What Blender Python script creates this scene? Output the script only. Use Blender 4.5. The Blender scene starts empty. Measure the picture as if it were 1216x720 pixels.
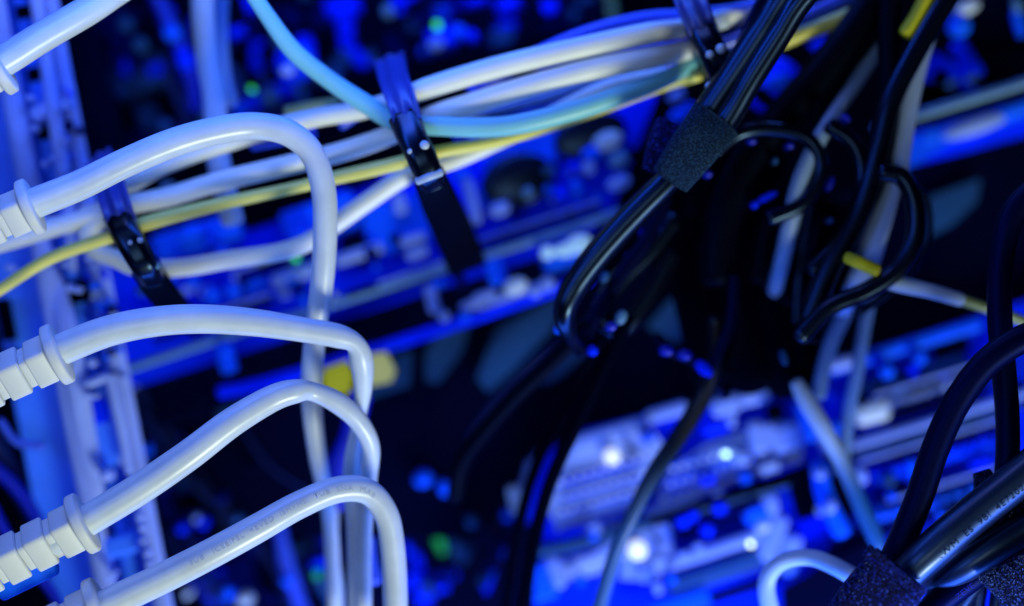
import bpy, bmesh, math, random
from mathutils import Vector, Matrix
random.seed(7)
S = bpy.context.scene
C = S.collection

# ------------------------------------------------------------------ camera and pixel -> world helper
D = 0.45                       # distance of the plane in focus (m)
LENS, SENSOR, W, H = 85.0, 36.0, 1216.0, 720.0
ROLL = math.radians(18)
CX = Vector((math.cos(ROLL), 0, -math.sin(ROLL)))
CY = Vector((math.sin(ROLL), 0, math.cos(ROLL)))
FW = Vector((0, 1, 0))
CAM = Vector((0, -D, 0))
def px(d=0.0):                 # size of a photo pixel in metres, d mm behind the focus plane
    return (D + d * .001) * SENSOR / LENS / W
def P(x, y, d=0.0):
    s = px(d)
    return CAM + FW * (D + d * .001) + CX * ((x - 608) * s) + CY * ((360 - y) * s)
cam = bpy.data.cameras.new('camera'); co = bpy.data.objects.new('camera', cam); C.objects.link(co)
M = Matrix((( CX.x, CY.x, 0, CAM.x), (0, 0, -1, CAM.y), (CX.z, CY.z, 0, CAM.z), (0, 0, 0, 1)))
co.matrix_world = M
cam.lens = LENS; cam.sensor_width = SENSOR; cam.clip_start = .01; cam.clip_end = 20
cam.dof.use_dof = True; cam.dof.focus_distance = D; cam.dof.aperture_fstop = 3.7
S.camera = co
S.view_settings.view_transform = 'Standard'; S.view_settings.look = 'None'
S.view_settings.exposure = 0; S.view_settings.gamma = 1
S.render.engine = 'CYCLES'
S.cycles.use_denoising = True
S.cycles.max_bounces = 5; S.cycles.diffuse_bounces = 2; S.cycles.glossy_bounces = 3
S.cycles.sample_clamp_indirect = 4

# ------------------------------------------------------------------ materials
MATS = {}
def mat(name, col, rough=.45, spec=.5, metal=0, bump=None, var=0.0, vscale=120, emis=None, es=1.0, coat=0, dust=0.0):
    m = bpy.data.materials.new(name); m.use_nodes = True; MATS[name] = m
    nt = m.node_tree; b = nt.nodes['Principled BSDF']
    b.inputs['Base Color'].default_value = (*col, 1)
    b.inputs['Roughness'].default_value = rough
    b.inputs['Specular IOR Level'].default_value = spec
    b.inputs['Metallic'].default_value = metal
    b.inputs['Coat Weight'].default_value = coat
    b.inputs['Coat Roughness'].default_value = .15
    tc = nt.nodes.new('ShaderNodeTexCoord')
    if var:
        n = nt.nodes.new('ShaderNodeTexNoise'); n.inputs['Scale'].default_value = vscale; n.inputs['Detail'].default_value = 4
        nt.links.new(tc.outputs['Object'], n.inputs['Vector'])
        r = nt.nodes.new('ShaderNodeMapRange')
        r.inputs['From Min'].default_value = .3; r.inputs['From Max'].default_value = .7
        r.inputs['To Min'].default_value = 1 - var; r.inputs['To Max'].default_value = 1 + var
        nt.links.new(n.outputs['Fac'], r.inputs['Value'])
        h = nt.nodes.new('ShaderNodeVectorMath'); h.operation = 'SCALE'; h.inputs[0].default_value = col
        nt.links.new(r.outputs['Result'], h.inputs['Scale'])
        nt.links.new(h.outputs['Vector'], b.inputs['Base Color'])
    if bump:
        n = nt.nodes.new('ShaderNodeTexNoise'); n.inputs['Scale'].default_value = bump[0]; n.inputs['Detail'].default_value = 3
        nt.links.new(tc.outputs['Object'], n.inputs['Vector'])
        k = nt.nodes.new('ShaderNodeBump'); k.inputs['Strength'].default_value = bump[1]; k.inputs['Distance'].default_value = bump[2]
        nt.links.new(n.outputs['Fac'], k.inputs['Height']); nt.links.new(k.outputs['Normal'], b.inputs['Normal'])
    if emis:
        b.inputs['Emission Color'].default_value = (*emis, 1); b.inputs['Emission Strength'].default_value = es
    return m
mat('white_pvc', (.57, .64, .66), .32, .5, bump=(420, .3, .00012), var=.07, vscale=190)
mat('boot_plastic', (.62, .65, .62), .5, .4, bump=(1500, .2, .00005), var=.03)
mat('bundle_pvc', (.78, .80, .70), .4, .4, var=.05, vscale=60)
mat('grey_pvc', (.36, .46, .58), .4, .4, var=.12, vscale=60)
mat('knot_white', (.42, .56, .86), .4, .4, var=.08, vscale=60)
mat('knot_pale', (.20, .30, .44), .4, .4, var=.12, vscale=60)
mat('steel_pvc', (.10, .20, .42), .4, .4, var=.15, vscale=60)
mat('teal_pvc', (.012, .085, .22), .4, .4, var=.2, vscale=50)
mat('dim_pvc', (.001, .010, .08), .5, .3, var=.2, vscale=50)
mat('blue_pvc', (.03, .08, .62), .35, .5, var=.12)
mat('deep_pvc', (.002, .01, .42), .35, .4, var=.12)
mat('yellow_pvc', (.74, .68, .13), .4, .4, var=.06, vscale=90)
mat('olive_pvc', (.16, .20, .06), .4, .4, var=.1)
mat('cyan_pvc', (.20, .56, .58), .4, .4, var=.06)
mat('black_rubber', (.0003, .0005, .006), .40, .9, bump=(2600, .2, .00003), coat=.15)
mat('black_gloss', (.0003, .0005, .004), .26, .5)
mat('black_soft', (.0002, .0003, .003), .5, .07)
mat('navy_rubber', (.0002, .0005, .012), .42, .16, bump=(2200, .25, .00006))
mat('blue_lit_metal', (.001, .022, .80), .5, .25, var=.25, vscale=45)  # blue light on grey metal is put into this base colour
mat('bright_metal', (.004, .095, .80), .5, .25, var=.2, vscale=45)  # brighter version, blue light again in the base colour
mat('pale_metal', (.18, .27, .62), .5, .3, var=.15, vscale=80)
mat('white_metal', (.46, .54, .58), .4, .4, var=.1, vscale=80)
mat('glint_paint', (.8, .85, .9), .5, .3)  # white for the painted highlights of the perforated plates
mat('rail_blue_lit', (.03, .16, .85), .5, .25, var=.25, vscale=45)  # grey rail steel with its blue light put into the colour
mat('rail_pale', (.26, .36, .80), .5, .3, var=.15, vscale=80)
mat('steel', (.07, .18, .30), .45, .35, var=.2, vscale=70)
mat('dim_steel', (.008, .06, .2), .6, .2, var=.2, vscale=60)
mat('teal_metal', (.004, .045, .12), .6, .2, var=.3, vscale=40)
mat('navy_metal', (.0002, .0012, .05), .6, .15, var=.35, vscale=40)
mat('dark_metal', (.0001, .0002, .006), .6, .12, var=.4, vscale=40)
mat('black', (.0002, .0002, .002), .8, .05)
mat('yellow_plastic', (.50, .46, .01), .6, .2, var=.15)
mat('lime_plastic', (.6, .56, .15), .6, .2, var=.1)
mat('tie_blue_lit', (.03, .05, .26), .35, .5, var=.1)  # black strap with its blue lighting put into the colour
mat('print_dark', (.001, .004, .02), .8, .02)
mat('print_pale', (.42, .48, .62), .45, .4)
mat('print_blue', (.0, .004, .12), .6, .1)
mat('led_white', (.6, .62, .6), emis=(.60, .64, .60), es=1.15)
mat('led_pale', (.3, .5, .4), emis=(.35, .62, .52), es=6.5)
mat('led_amber', (.5, .5, .3), emis=(.45, .58, .36), es=6.5)
mat('led_green', (0, .2, .02), emis=(.02, .36, .03), es=2.2)
mat('led_soft', (0, .2, .05), emis=(.01, .30, .06), es=.75)
mat('led_teal', (0, .1, .05), emis=(.0, .28, .16), es=.8)
mat('glass_cyan', (.35, .6, .68), emis=(.30, .50, .54), es=.35)

def node_mat_perf(name, c0, c1, scale):
    m = mat(name, c0, .5, .3); nt = m.node_tree; b = nt.nodes['Principled BSDF']
    tc = nt.nodes.new('ShaderNodeTexCoord')
    v = nt.nodes.new('ShaderNodeTexVoronoi'); v.inputs['Scale'].default_value = scale; v.inputs['Randomness'].default_value = .12
    n = nt.nodes.new('ShaderNodeTexNoise'); n.inputs['Scale'].default_value = 60
    rp = nt.nodes.new('ShaderNodeValToRGB'); rp.color_ramp.elements[0].position = .22; rp.color_ramp.elements[1].position = .42
    rp.color_ramp.elements[0].color = (*c1, 1); rp.color_ramp.elements[1].color = (*c0, 1)
    mx = nt.nodes.new('ShaderNodeMix'); mx.data_type = 'RGBA'; mx.blend_type = 'MULTIPLY'; mx.inputs[0].default_value = .8
    r2 = nt.nodes.new('ShaderNodeValToRGB'); r2.color_ramp.elements[0].position = .35; r2.color_ramp.elements[0].color = (.45, .55, .85, 1); r2.color_ramp.elements[1].position = .6
    nt.links.new(tc.outputs['Object'], v.inputs['Vector']); nt.links.new(tc.outputs['Object'], n.inputs['Vector'])
    nt.links.new(v.outputs['Distance'], rp.inputs[0]); nt.links.new(n.outputs['Fac'], r2.inputs[0])
    nt.links.new(rp.outputs[0], mx.inputs[6]); nt.links.new(r2.outputs[0], mx.inputs[7])
    nt.links.new(mx.outputs[2], b.inputs['Base Color'])
node_mat_perf('perforated', (.30, .39, .62), (.55, .62, .72), 420)

def fabric(name, base, spark, thr, tint):
    m = mat(name, base, .85, .15); nt = m.node_tree; b = nt.nodes['Principled BSDF']
    tc = nt.nodes.new('ShaderNodeTexCoord')
    n = nt.nodes.new('ShaderNodeTexNoise'); n.inputs['Scale'].default_value = 2600; n.inputs['Detail'].default_value = 2
    rp = nt.nodes.new('ShaderNodeValToRGB'); e = rp.color_ramp.elements
    e[0].position = thr; e[0].color = (*base, 1); e[1].position = thr + .2; e[1].color = (*spark, 1)  # specular sparkle of the hooks goes into the base colour
    md = e.new(thr + .09); md.color = (*tint, 1)
    k = nt.nodes.new('ShaderNodeBump'); k.inputs['Strength'].default_value = .8; k.inputs['Distance'].default_value = .0004
    nt.links.new(tc.outputs['Object'], n.inputs['Vector']); nt.links.new(n.outputs['Fac'], rp.inputs[0])
    nt.links.new(rp.outputs[0], b.inputs['Base Color'])
    nt.links.new(n.outputs['Fac'], k.inputs['Height']); nt.links.new(k.outputs['Normal'], b.inputs['Normal'])
fabric('hook_tape', (.0004, .0006, .005), (.34, .44, .42), .57, (.004, .02, .2))
fabric('hook_tape_blue', (.0003, .0006, .02), (.12, .22, .55), .56, (.001, .008, .35))
fabric('hook_tape_grey', (.001, .009, .022), (.010, .036, .07), .42, (.004, .019, .042))

for n_, t_ in (('black_rubber', (.32, .58, 1)), ('black_gloss', (.30, .55, 1)), ('black_soft', (.3, .5, 1)), ('navy_rubber', (.1, .2, 1)), ('dark_metal', (.1, .2, 1)), ('navy_metal', (.1, .2, 1)), ('black', (.1, .2, 1)), ('blue_lit_metal', (.03, .1, 1)), ('bright_metal', (.1, .25, 1))):
    MATS[n_].node_tree.nodes['Principled BSDF'].inputs['Specular Tint'].default_value = (*t_, 1)
def shade_ramp(name, c0, c1, split, soft, rough=.4):  # puts shade into the base colour along a cable
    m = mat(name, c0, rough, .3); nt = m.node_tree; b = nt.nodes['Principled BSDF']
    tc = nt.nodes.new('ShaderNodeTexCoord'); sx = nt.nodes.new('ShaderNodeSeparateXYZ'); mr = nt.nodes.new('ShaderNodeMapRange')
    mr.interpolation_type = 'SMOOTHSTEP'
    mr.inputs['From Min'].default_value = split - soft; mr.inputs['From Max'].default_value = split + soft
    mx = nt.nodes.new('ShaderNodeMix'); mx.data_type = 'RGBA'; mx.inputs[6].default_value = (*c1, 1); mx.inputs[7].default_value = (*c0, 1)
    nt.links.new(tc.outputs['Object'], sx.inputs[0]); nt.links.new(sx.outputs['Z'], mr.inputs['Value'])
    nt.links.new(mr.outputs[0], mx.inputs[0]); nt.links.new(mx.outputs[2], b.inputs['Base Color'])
shade_ramp('shade_black_to_steel', (.0003, .0006, .004), (.03, .10, .20), -.006, .011)  # upper length painted black for shade
shade_ramp('shade_pale_to_steel', (.36, .46, .56), (.012, .09, .22), .002, .010)  # lower end painted teal for shade

# ------------------------------------------------------------------ object helpers
WLOC = {}
def link(name, verts, faces, m, parent=None, smooth=True, origin=None):
    o0 = origin if origin is not None else sum(verts, Vector()) / len(verts)
    me = bpy.data.meshes.new(name)
    me.from_pydata([tuple(v - o0) for v in verts], [], faces); me.update()
    if smooth: me.polygons.foreach_set('use_smooth', [True] * len(me.polygons))
    if m: me.materials.append(MATS[m])
    o = bpy.data.objects.new(name, me); C.objects.link(o)
    WLOC[o] = o0
    if parent is not None:
        o.parent = parent; o.location = o0 - WLOC[parent]
    else:
        o.location = o0
    return o
def tag(o, label, cat, group=None, kind=None):
    if label: o['label'] = label
    if cat: o['category'] = cat
    if group: o['group'] = group
    if kind: o['kind'] = kind
    return o
def thing(name, x, y, d, label, cat, group=None):
    o = bpy.data.objects.new(name, None); C.objects.link(o); o.empty_display_size = .005
    o.location = P(x, y, d); WLOC[o] = P(x, y, d)
    return tag(o, label, cat, group)

def spline(pts, n=10):
    """Catmull-Rom through (x, y, d, r) control rows -> world points and radii"""
    q = [Vector((*P(p[0], p[1], p[2]), p[3] * px(p[2]))) for p in pts]
    q = [q[0] * 2 - q[1]] + q + [q[-1] * 2 - q[-2]]
    out = []
    for i in range(1, len(q) - 2):
        a, b, c, e = q[i - 1], q[i], q[i + 1], q[i + 2]
        for j in range(n):
            t = j / n
            out.append(.5 * ((2 * b) + (c - a) * t + (2 * a - 5 * b + 4 * c - e) * t * t + (3 * b - a - 3 * c + e) * t ** 3))
    out.append(q[-2])
    return [Vector(v[:3]) for v in out], [max(v[3], 1e-5) for v in out]
def frames(pts):
    T = []
    for i in range(len(pts)):
        a, b = pts[max(i - 1, 0)], pts[min(i + 1, len(pts) - 1)]
        t = b - a
        T.append(t.normalized() if t.length > 0 else Vector((1, 0, 0)))
    ref = -FW
    N = []
    for t in T:                     # N faces the camera side as far as it can
        n = (ref - t * ref.dot(t))
        n = n.normalized() if n.length > .15 else (N[-1] if N else t.orthogonal().normalized())
        N.append(n)
    return T, N, [t.cross(n).normalized() for t, n in zip(T, N)]
def tube(name, pts, m, parent=None, r=None, n=10, seg=20, flat=1.0, d=0, label=None, cat=None, group=None, knob=False):
    rows = []
    for p in pts:
        p = tuple(p)
        if len(p) == 2: p = (p[0], p[1], d, r)
        elif len(p) == 3: p = (p[0], p[1], p[2], r)
        rows.append(p)
    q, R = spline(rows, n)
    T, N, B = frames(q)
    # rounded ends
    q2 = [q[0] - T[0] * R[0] * .5, q[0] - T[0] * R[0] * .35] + q + [q[-1] + T[-1] * R[-1] * .35, q[-1] + T[-1] * R[-1] * .5]
    R2 = [R[0] * .45, R[0] * .85] + R + [R[-1] * .85, R[-1] * .45]
    N = [N[0]] * 2 + N + [N[-1]] * 2; B = [B[0]] * 2 + B + [B[-1]] * 2
    V, F = [], []
    for p, rr, nn, bb in zip(q2, R2, N, B):
        for k in range(seg):
            a = 2 * math.pi * k / seg
            V.append(p + nn * (math.cos(a) * rr * flat) + bb * (math.sin(a) * rr))
    L = len(q2)
    for i in range(L - 1):
        for k in range(seg):
            k2 = (k + 1) % seg
            F.append((i * seg + k, i * seg + k2, (i + 1) * seg + k2, (i + 1) * seg + k))
    F.append(tuple(range(seg - 1, -1, -1))); F.append(tuple((L - 1) * seg + k for k in range(seg)))
    o = link(name, V, F, m, parent)
    if label: tag(o, label, cat or 'cable', group)
    return o
def box(name, x, y, d, w, h, t, m, parent=None, ang=18, bev=2.0, seg=2):
    """box whose front face is at depth d (mm), w x h photo pixels, t mm deep, turned by ang in the picture plane"""
    s = px(d); a = math.radians(ang)
    ux = CX * math.cos(a) + CY * math.sin(a); uz = -CX * math.sin(a) + CY * math.cos(a)
    c = P(x, y, d) + FW * (t * .0005)
    bm = bmesh.new(); bmesh.ops.create_cube(bm, size=1)
    for v in bm.verts: v.co = Vector((v.co.x * w * s, v.co.y * t * .001, v.co.z * h * s))
    b = min(bev * s, w * s * .45, h * s * .45, t * .00045)
    if b > 0: bmesh.ops.bevel(bm, geom=bm.edges[:], offset=b, segments=seg, affect='EDGES', profile=.5)
    V = [c + ux * v.co.x + FW * v.co.y + uz * v.co.z for v in bm.verts]
    bm.verts.index_update(); F = [tuple(v.index for v in f.verts) for f in bm.faces]; bm.free()
    return link(name, V, F, m, parent, smooth=False)
def plate(name, pts, d, t, m, parent=None):
    """flat sheet with the given outline, t mm thick"""
    a = [P(x, y, d) for x, y in pts]; b = [p + FW * t * .001 for p in a]; n = len(a)
    F = [tuple(range(n)), tuple(range(2 * n - 1, n - 1, -1))] + [(i, n + i, n + (i + 1) % n, (i + 1) % n) for i in range(n)]
    return link(name, a + b, F, m, parent, smooth=False)
def dome(name, x, y, d, rx, ry, m, parent=None, ang=18, deep=.6, back=4):
    """rounded cap on a short barrel, facing the room"""
    s = px(d); a = math.radians(ang)
    ux = CX * math.cos(a) + CY * math.sin(a); uz = -CX * math.sin(a) + CY * math.cos(a)
    c = P(x, y, d); V, F = [], []; seg, rings = 24, 6; rr = min(rx, ry)
    V.append(c - FW * rr * deep * s)
    for j in range(1, rings + 1):
        e = j / rings * math.pi / 2
        for k in range(seg):
            g = 2 * math.pi * k / seg
            V.append(c + ux * math.cos(g) * math.sin(e) * rx * s + uz * math.sin(g) * math.sin(e) * ry * s - FW * math.cos(e) * rr * deep * s)
    for k in range(seg):
        g = 2 * math.pi * k / seg
        V.append(c + ux * math.cos(g) * rx * s + uz * math.sin(g) * ry * s + FW * back * .001)
    for k in range(seg): F.append((0, 1 + k, 1 + (k + 1) % seg))
    for j in range(rings):
        for k in range(seg):
            k2 = (k + 1) % seg; o = 1 + j * seg
            F.append((o + k, o + seg + k, o + seg + k2, o + k2))
    F.append(tuple(1 + rings * seg + k for k in range(seg)))
    return link(name, V, F, m, parent)
def ribbon(name, pts, m, parent=None, thick=1.0, ribs=0, n=8):
    """strap: (x, y, d, half width px) rows swept with a flat, slightly crowned section"""
    q, R = spline([tuple(p) for p in pts], n); T, N, B = frames(q)
    V, F = [], []; K = 16; th = thick * .001
    for p, rr, nn, bb in zip(q, R, N, B):
        for k in range(K + 1):
            u = -1 + 2 * k / K
            crown = th * (.5 - .35 * abs(u) ** 4)
            if ribs: crown += th * .28 * math.cos(u * math.pi * ribs)
            V.append(p + bb * rr * u + nn * crown)
        for k in range(K + 1):
            u = 1 - 2 * k / K
            V.append(p + bb * rr * u - nn * th * .5)
    seg = 2 * (K + 1)
    for i in range(len(q) - 1):
        for k in range(seg):
            k2 = (k + 1) % seg
            F.append((i * seg + k, i * seg + k2, (i + 1) * seg + k2, (i + 1) * seg + k))
    F.append(tuple(range(seg))); F.append(tuple((len(q) - 1) * seg + k for k in range(seg - 1, -1, -1)))
    return link(name, V, F, m, parent)

def lettering(name, text, pts, m, parent, size, start, off, d0=0, lift=.00006, n=10, flip=False, squash=1.0):
    """raised print that follows a cable: size px high, start px along the path, off = angle from the front"""
    cu = bpy.data.curves.new('lettering', 'FONT'); cu.body = text; cu.size = 1.0; cu.resolution_u = 2; cu.space_character = 1.12
    tmp = bpy.data.objects.new('lettering', cu); C.objects.link(tmp)
    dg = bpy.context.evaluated_depsgraph_get()
    me = bpy.data.meshes.new_from_object(tmp.evaluated_get(dg))
    bpy.data.objects.remove(tmp)
    bm = bmesh.new(); bm.from_mesh(me); bmesh.ops.triangulate(bm, faces=bm.faces[:])
    q, R = spline(pts, n); T, N, B = frames(q)
    acc = [0.0]
    for i in range(1, len(q)): acc.append(acc[-1] + (q[i] - q[i - 1]).length)
    s = px(d0) * size
    V = []
    for v in bm.verts:
        t = start * px(d0) + v.co.x * s * squash
        i = 0
        while i < len(acc) - 2 and acc[i + 1] < t: i += 1
        f = (t - acc[i]) / max(acc[i + 1] - acc[i], 1e-9)
        p = q[i].lerp(q[i + 1], f); nn = N[i].lerp(N[i + 1], max(0, min(1, f))).normalized(); bb = B[i].lerp(B[i + 1], max(0, min(1, f))).normalized()
        r = R[i] + (R[i + 1] - R[i]) * f
        up = bb                                 # T x N
        y = (v.co.y - .35) * s
        a = off - y / r if flip else off + y / r
        V.append(p + (nn * math.cos(a) - up * math.sin(a)) * (r + lift))
    F = [tuple(v.index for v in f.verts) for f in bm.faces]
    bm.free()
    return link(name, V, F, m, parent)

# ------------------------------------------------------------------ light
w = bpy.data.worlds.new('World'); S.world = w; w.use_nodes = True
w.node_tree.nodes['Background'].inputs[0].default_value = (.005, .06, 1, 1)
w.node_tree.nodes['Background'].inputs[1].default_value = .012
def area(name, loc, target, size, power, col, sy=None):
    l = bpy.data.lights.new(name, 'AREA'); l.energy = power; l.color = col; l.size = size
    if sy: l.shape = 'RECTANGLE'; l.size_y = sy
    o = bpy.data.objects.new(name, l); C.objects.link(o)
    o.location = loc; o.rotation_euler = (Vector(target) - Vector(loc)).to_track_quat('-Z', 'Y').to_euler()
    return o
def V3(a, b, c): return CX * a + CY * b + FW * c
area('key_lamp', V3(.50, -.80, -.50), V3(0, 0, .02), .24, 10.2, (.88, .97, .80))
area('front_lamp', V3(-.12, -.16, -.95), V3(0, 0, .03), .30, .9, (.72, .88, 1.0))
area('blue_lamp', V3(-.25, .75, -.25), V3(0, 0, .03), .30, 1.5, (.28, .32, 1.0))
area('blue_fill_lamp', V3(-.55, .1, -.7), V3(-.05, 0, .05), .35, 2.4, (.11, .26, 1.0))
area('added_board_fill', V3(0, .11, .022), V3(0, -.02, .07), .30, .30, (.04, .17, 1.0), .02)  # added blue fill above the frame, brightens the boards
area('added_board_fill', V3(.02, -.10, .022), V3(0, .02, .07), .26, .30, (.04, .17, 1.0), .02)  # second added fill, below the frame
# ================================================================== THE SETTING
bk = box('backdrop', 640, 360, 260, 2600, 1800, 4, 'black', bev=0)
tag(bk, None, None, kind='structure')

# ================================================================== LEFT: rack rail
rail = thing('rack_rail', 60, 700, 46, 'blue lit steel rack rail with ridges and punched square holes behind the white boots', 'rack rail')
A = 11
def railx(y): return (y - 130) * .19
box('back_plate', 58, 360, 44, 128, 900, 3, 'rail_blue_lit', rail, A, 3)
for nm, x0, w_, d, m, r in (('ridge', 18, 26, 38, 'rail_pale', 0), ('ridge', 48, 17, 41, 'rail_blue_lit', 0), ('ridge', 82, 24, 40, 'rail_pale', 0)):
    pts = [(x0 + railx(y), y, d, w_ * .5) for y in (-60, 120, 300, 480, 640, 790)]
    tube(nm, pts, m, rail, flat=.6)
tube('ridge', [(62, 320, 39, 8), (78, 390, 37, 14), (98, 500, 37, 14), (112, 580, 38, 12), (120, 640, 40, 5)], 'rail_pale', rail, flat=.6)
tube('flange', [(38, -30, 36, 8), (52, 60, 36, 8), (62, 120, 36, 9), (73, 190, 36, 9), (82, 260, 37, 8), (86, 320, 38, 5)], 'rail_pale', rail, flat=.7)
for x, y, w_, h_ in ((27, 14, 19, 17), (41, 88, 19, 17), (53, 157, 22, 18), (88, 347, 34, 28), (18, 430, 15, 30), (6, 380, 16, 50), (128, 640, 14, 18)):
    box('square_hole', x, y, 39.6, w_, h_, 3, 'black', rail, A, 3)
fr = box('bracket', 122, 500, 38, 46, 104, 5, 'rail_blue_lit', rail, A, 4)
tube('edge', [(100, 458, 35, 5), (128, 448, 35, 5.5), (132, 456, 35, 6), (140, 490, 35, 7), (145, 512, 35, 7), (153, 560, 35, 5)], 'rail_pale', fr)
box('slot', 118, 488, 37.5, 22, 30, 2, 'blue_lit_metal', fr, A, 3)
for x, y, r in ((35, 116, 5), (40, 152, 5), (52, 195, 5), (61, 189, 4), (76, 166, 5), (78, 125, 8), (76, 200, 6), (75, 314, 4), (82, 342, 6), (91, 344, 5), (108, 431, 6), (104, 470, 5), (111, 471, 4), (126, 565, 9), (165, 614, 5), (168, 627, 5), (168, 643, 4), (174, 657, 5), (176, 670, 5), (133, 682, 5), (103, 306, 4), (12, 290, 6), (10, 318, 6)):
    dome('screw', x, y, 33.5, r * .8, r * .8, 'rail_pale', rail)
box('crossbar', 135, 650, 37, 60, 26, 4, 'rail_blue_lit', rail, 15, 6)
box('tab', 50, 132, 37, 34, 20, 4, 'rail_pale', rail, 20, 7)
box('side_web', 170, 660, 46, 60, 210, 4, 'dark_metal', rail, 14, 3)
box('side_web', 110, 130, 60, 50, 360, 4, 'dark_metal', rail, 14, 3)

# ================================================================== UPPER CHASSIS (behind the white bundle)
up = thing('server_chassis', 430, 380, 62, 'open blue lit server chassis under the bundled white cables with a thin steel lip', 'server')
plate('tray', [(60, 480), (175, 455), (420, 376), (690, 290), (728, 248), (778, 118), (790, 60), (640, 120), (585, 168), (470, 195), (380, 235), (240, 270), (150, 300), (70, 335)], 62, 2, 'blue_lit_metal', up)
plate('side_panel', [(580, 165), (660, 130), (660, 190), (600, 200), (590, 240), (565, 245)], 60, 2, 'bright_metal', up)
tube('lip', [(110, 452), (300, 390), (405, 358), (620, 290), (735, 252)], 'steel', up, r=5, d=54)
box('opening', 300, 184, 60, 150, 40, 2, 'black', up, 20, 6)
box('opening', 445, 138, 60, 110, 44, 2, 'black', up, 18, 6)
box('opening', 570, 84, 64, 230, 44, 2, 'black', up, 17, 6)
box('opening', 390, 165, 59.6, 90, 30, 2, 'black', up, 18, 6)
box('opening', 240, 205, 59.6, 90, 22, 2, 'black', up, 20, 6)
box('opening', 330, 250, 61, 90, 22, 2, 'black', up, 18, 8)
box('opening', 430, 212, 60.5, 44, 16, 2, 'black', up, 20, 6)
box('opening', 470, 176, 60, 44, 14, 2, 'black', up, 18, 6)
box('opening', 425, 290, 60, 44, 22, 2, 'black', up, 30, 8)
dome('fan', 614, 214, 58, 44, 32, 'black_gloss', up, deep=.2)
dome('fan', 700, 160, 58, 44, 26, 'black_gloss', up, deep=.2)
box('connector_bar', 425, 302, 56, 62, 15, 4, 'pale_metal', up, 18, 6)
box('connector_bar', 352, 326, 56, 64, 17, 4, 'pale_metal', up, 18, 6)
box('connector_bar', 560, 238, 55, 14, 56, 4, 'pale_metal', up, 14, 6)
box('connector_bar', 548, 207, 55, 22, 14, 4, 'bright_metal', up, 14, 6)
box('connector_bar', 474, 241, 55, 16, 26, 4, 'pale_metal', up, 12, 5)
box('connector_bar', 490, 284, 55, 32, 12, 4, 'pale_metal', up, 18, 5)
box('connector_bar', 495, 301, 55, 28, 14, 4, 'pale_metal', up, 18, 5)
box('board', 470, 268, 58, 76, 62, 3, 'bright_metal', up, 16, 4)
box('board', 380, 262, 59, 90, 46, 3, 'bright_metal', up, 18, 4)
box('board', 232, 282, 59, 110, 34, 3, 'bright_metal', up, 16, 8)
for x, y, rx, ry, m in ((722, 167, 18, 11, 'white_metal'), (702, 182, 12, 8, 'bright_metal'), (684, 220, 7, 7, 'bright_metal'), (699, 199, 8, 8, 'pale_metal'), (682, 198, 7, 7, 'blue_lit_metal'), (735, 217, 15, 8, 'pale_metal'), (593, 248, 13, 8, 'pale_metal'), (627, 228, 7, 6, 'steel'), (547, 262, 8, 8, 'bright_metal'), (735, 190, 12, 10, 'steel'), (500, 225, 7, 7, 'bright_metal'), (372, 280, 8, 7, 'pale_metal'), (355, 282, 8, 8, 'bright_metal'), (228, 335, 8, 7, 'bright_metal'), (250, 350, 9, 9, 'bright_metal'), (275, 345, 9, 9, 'bright_metal'), (225, 275, 14, 9, 'bright_metal'), (88, 347, 9, 9, 'blue_lit_metal'), (167, 345, 7, 6, 'teal_metal'), (198, 222, 7, 7, 'steel'), (262, 300, 8, 8, 'bright_metal'), (652, 202, 8, 7, 'teal_metal'), (200, 330, 6, 8, 'bright_metal'), (745, 110, 10, 8, 'bright_metal'), (804, 113, 10, 7, 'pale_metal'), (818, 127, 7, 5, 'bright_metal'), (807, 137, 12, 8, 'bright_metal')):
    dome('capacitor', x, y, 54, rx, ry, m, up)
dome('status_light', 350, 307, 52, 3.5, 3.5, 'led_green', up)

for x, y, w_ in ((250, 372, 150), (470, 330, 120), (640, 262, 150), (330, 305, 110)):
    box('rail_edge', x, y, 56, w_, 4, 2, 'pale_metal', up, 18, 1)
    box('rail_gap', x + 3, y + 9, 56.5, w_, 7, 2, 'black', up, 18, 1)
# strip of board between the steel lip and the ledge
led = thing('drive_bay', 480, 470, 60, 'drive bay with a blue lit edge below the steel lip with small lit connectors', 'drive bay')
tube('ledge', [(262, 466), (310, 456), (400, 430), (540, 385), (660, 343), (700, 330)], 'blue_lit_metal', led, r=7.5, d=54)
box('cavity', 520, 362, 62, 360, 70, 3, 'dark_metal', led, 18, 3)
box('cavity', 300, 440, 64, 260, 66, 3, 'dark_metal', led, 18, 3)
for x, y, w_, h_, m, a in ((513, 356, 15, 34, 'pale_metal', 14), (519, 338, 18, 10, 'bright_metal', 16), (589, 322, 22, 34, 'bright_metal', 16), (575, 352, 30, 12, 'pale_metal', 18), (268, 425, 20, 38, 'bright_metal', 12), (545, 330, 12, 30, 'navy_metal', 14), (560, 362, 30, 12, 'pale_metal', 18), (430, 345, 40, 10, 'navy_metal', 18), (700, 290, 14, 30, 'navy_metal', 14), (608, 352, 90, 13, 'pale_metal', 18)):
    box('connector', x, y, 53, w_, h_, 4, m, led, a, 5)
for x, y, rx, ry, m in ((527, 376, 7, 7, 'pale_metal'), (612, 340, 15, 10, 'white_metal'), (650, 337, 9, 9, 'pale_metal'), (636, 346, 8, 7, 'pale_metal'), (552, 375, 8, 6, 'bright_metal'), (268, 418, 7, 7, 'bright_metal')):
    dome('contact', x, y, 51, rx, ry, m, led)
vl = box('lamp_housing', 672, 303, 54, 62, 34, 4, 'bright_metal', led, 18, 12)
dome('lens', 650, 300, 51, 8, 8, 'glass_cyan', vl)
dome('lens', 687, 290, 51, 16, 11, 'glass_cyan', vl, ang=20)
dome('lens', 672, 297, 51.5, 15, 8, 'glass_cyan', vl, ang=10)

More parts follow.
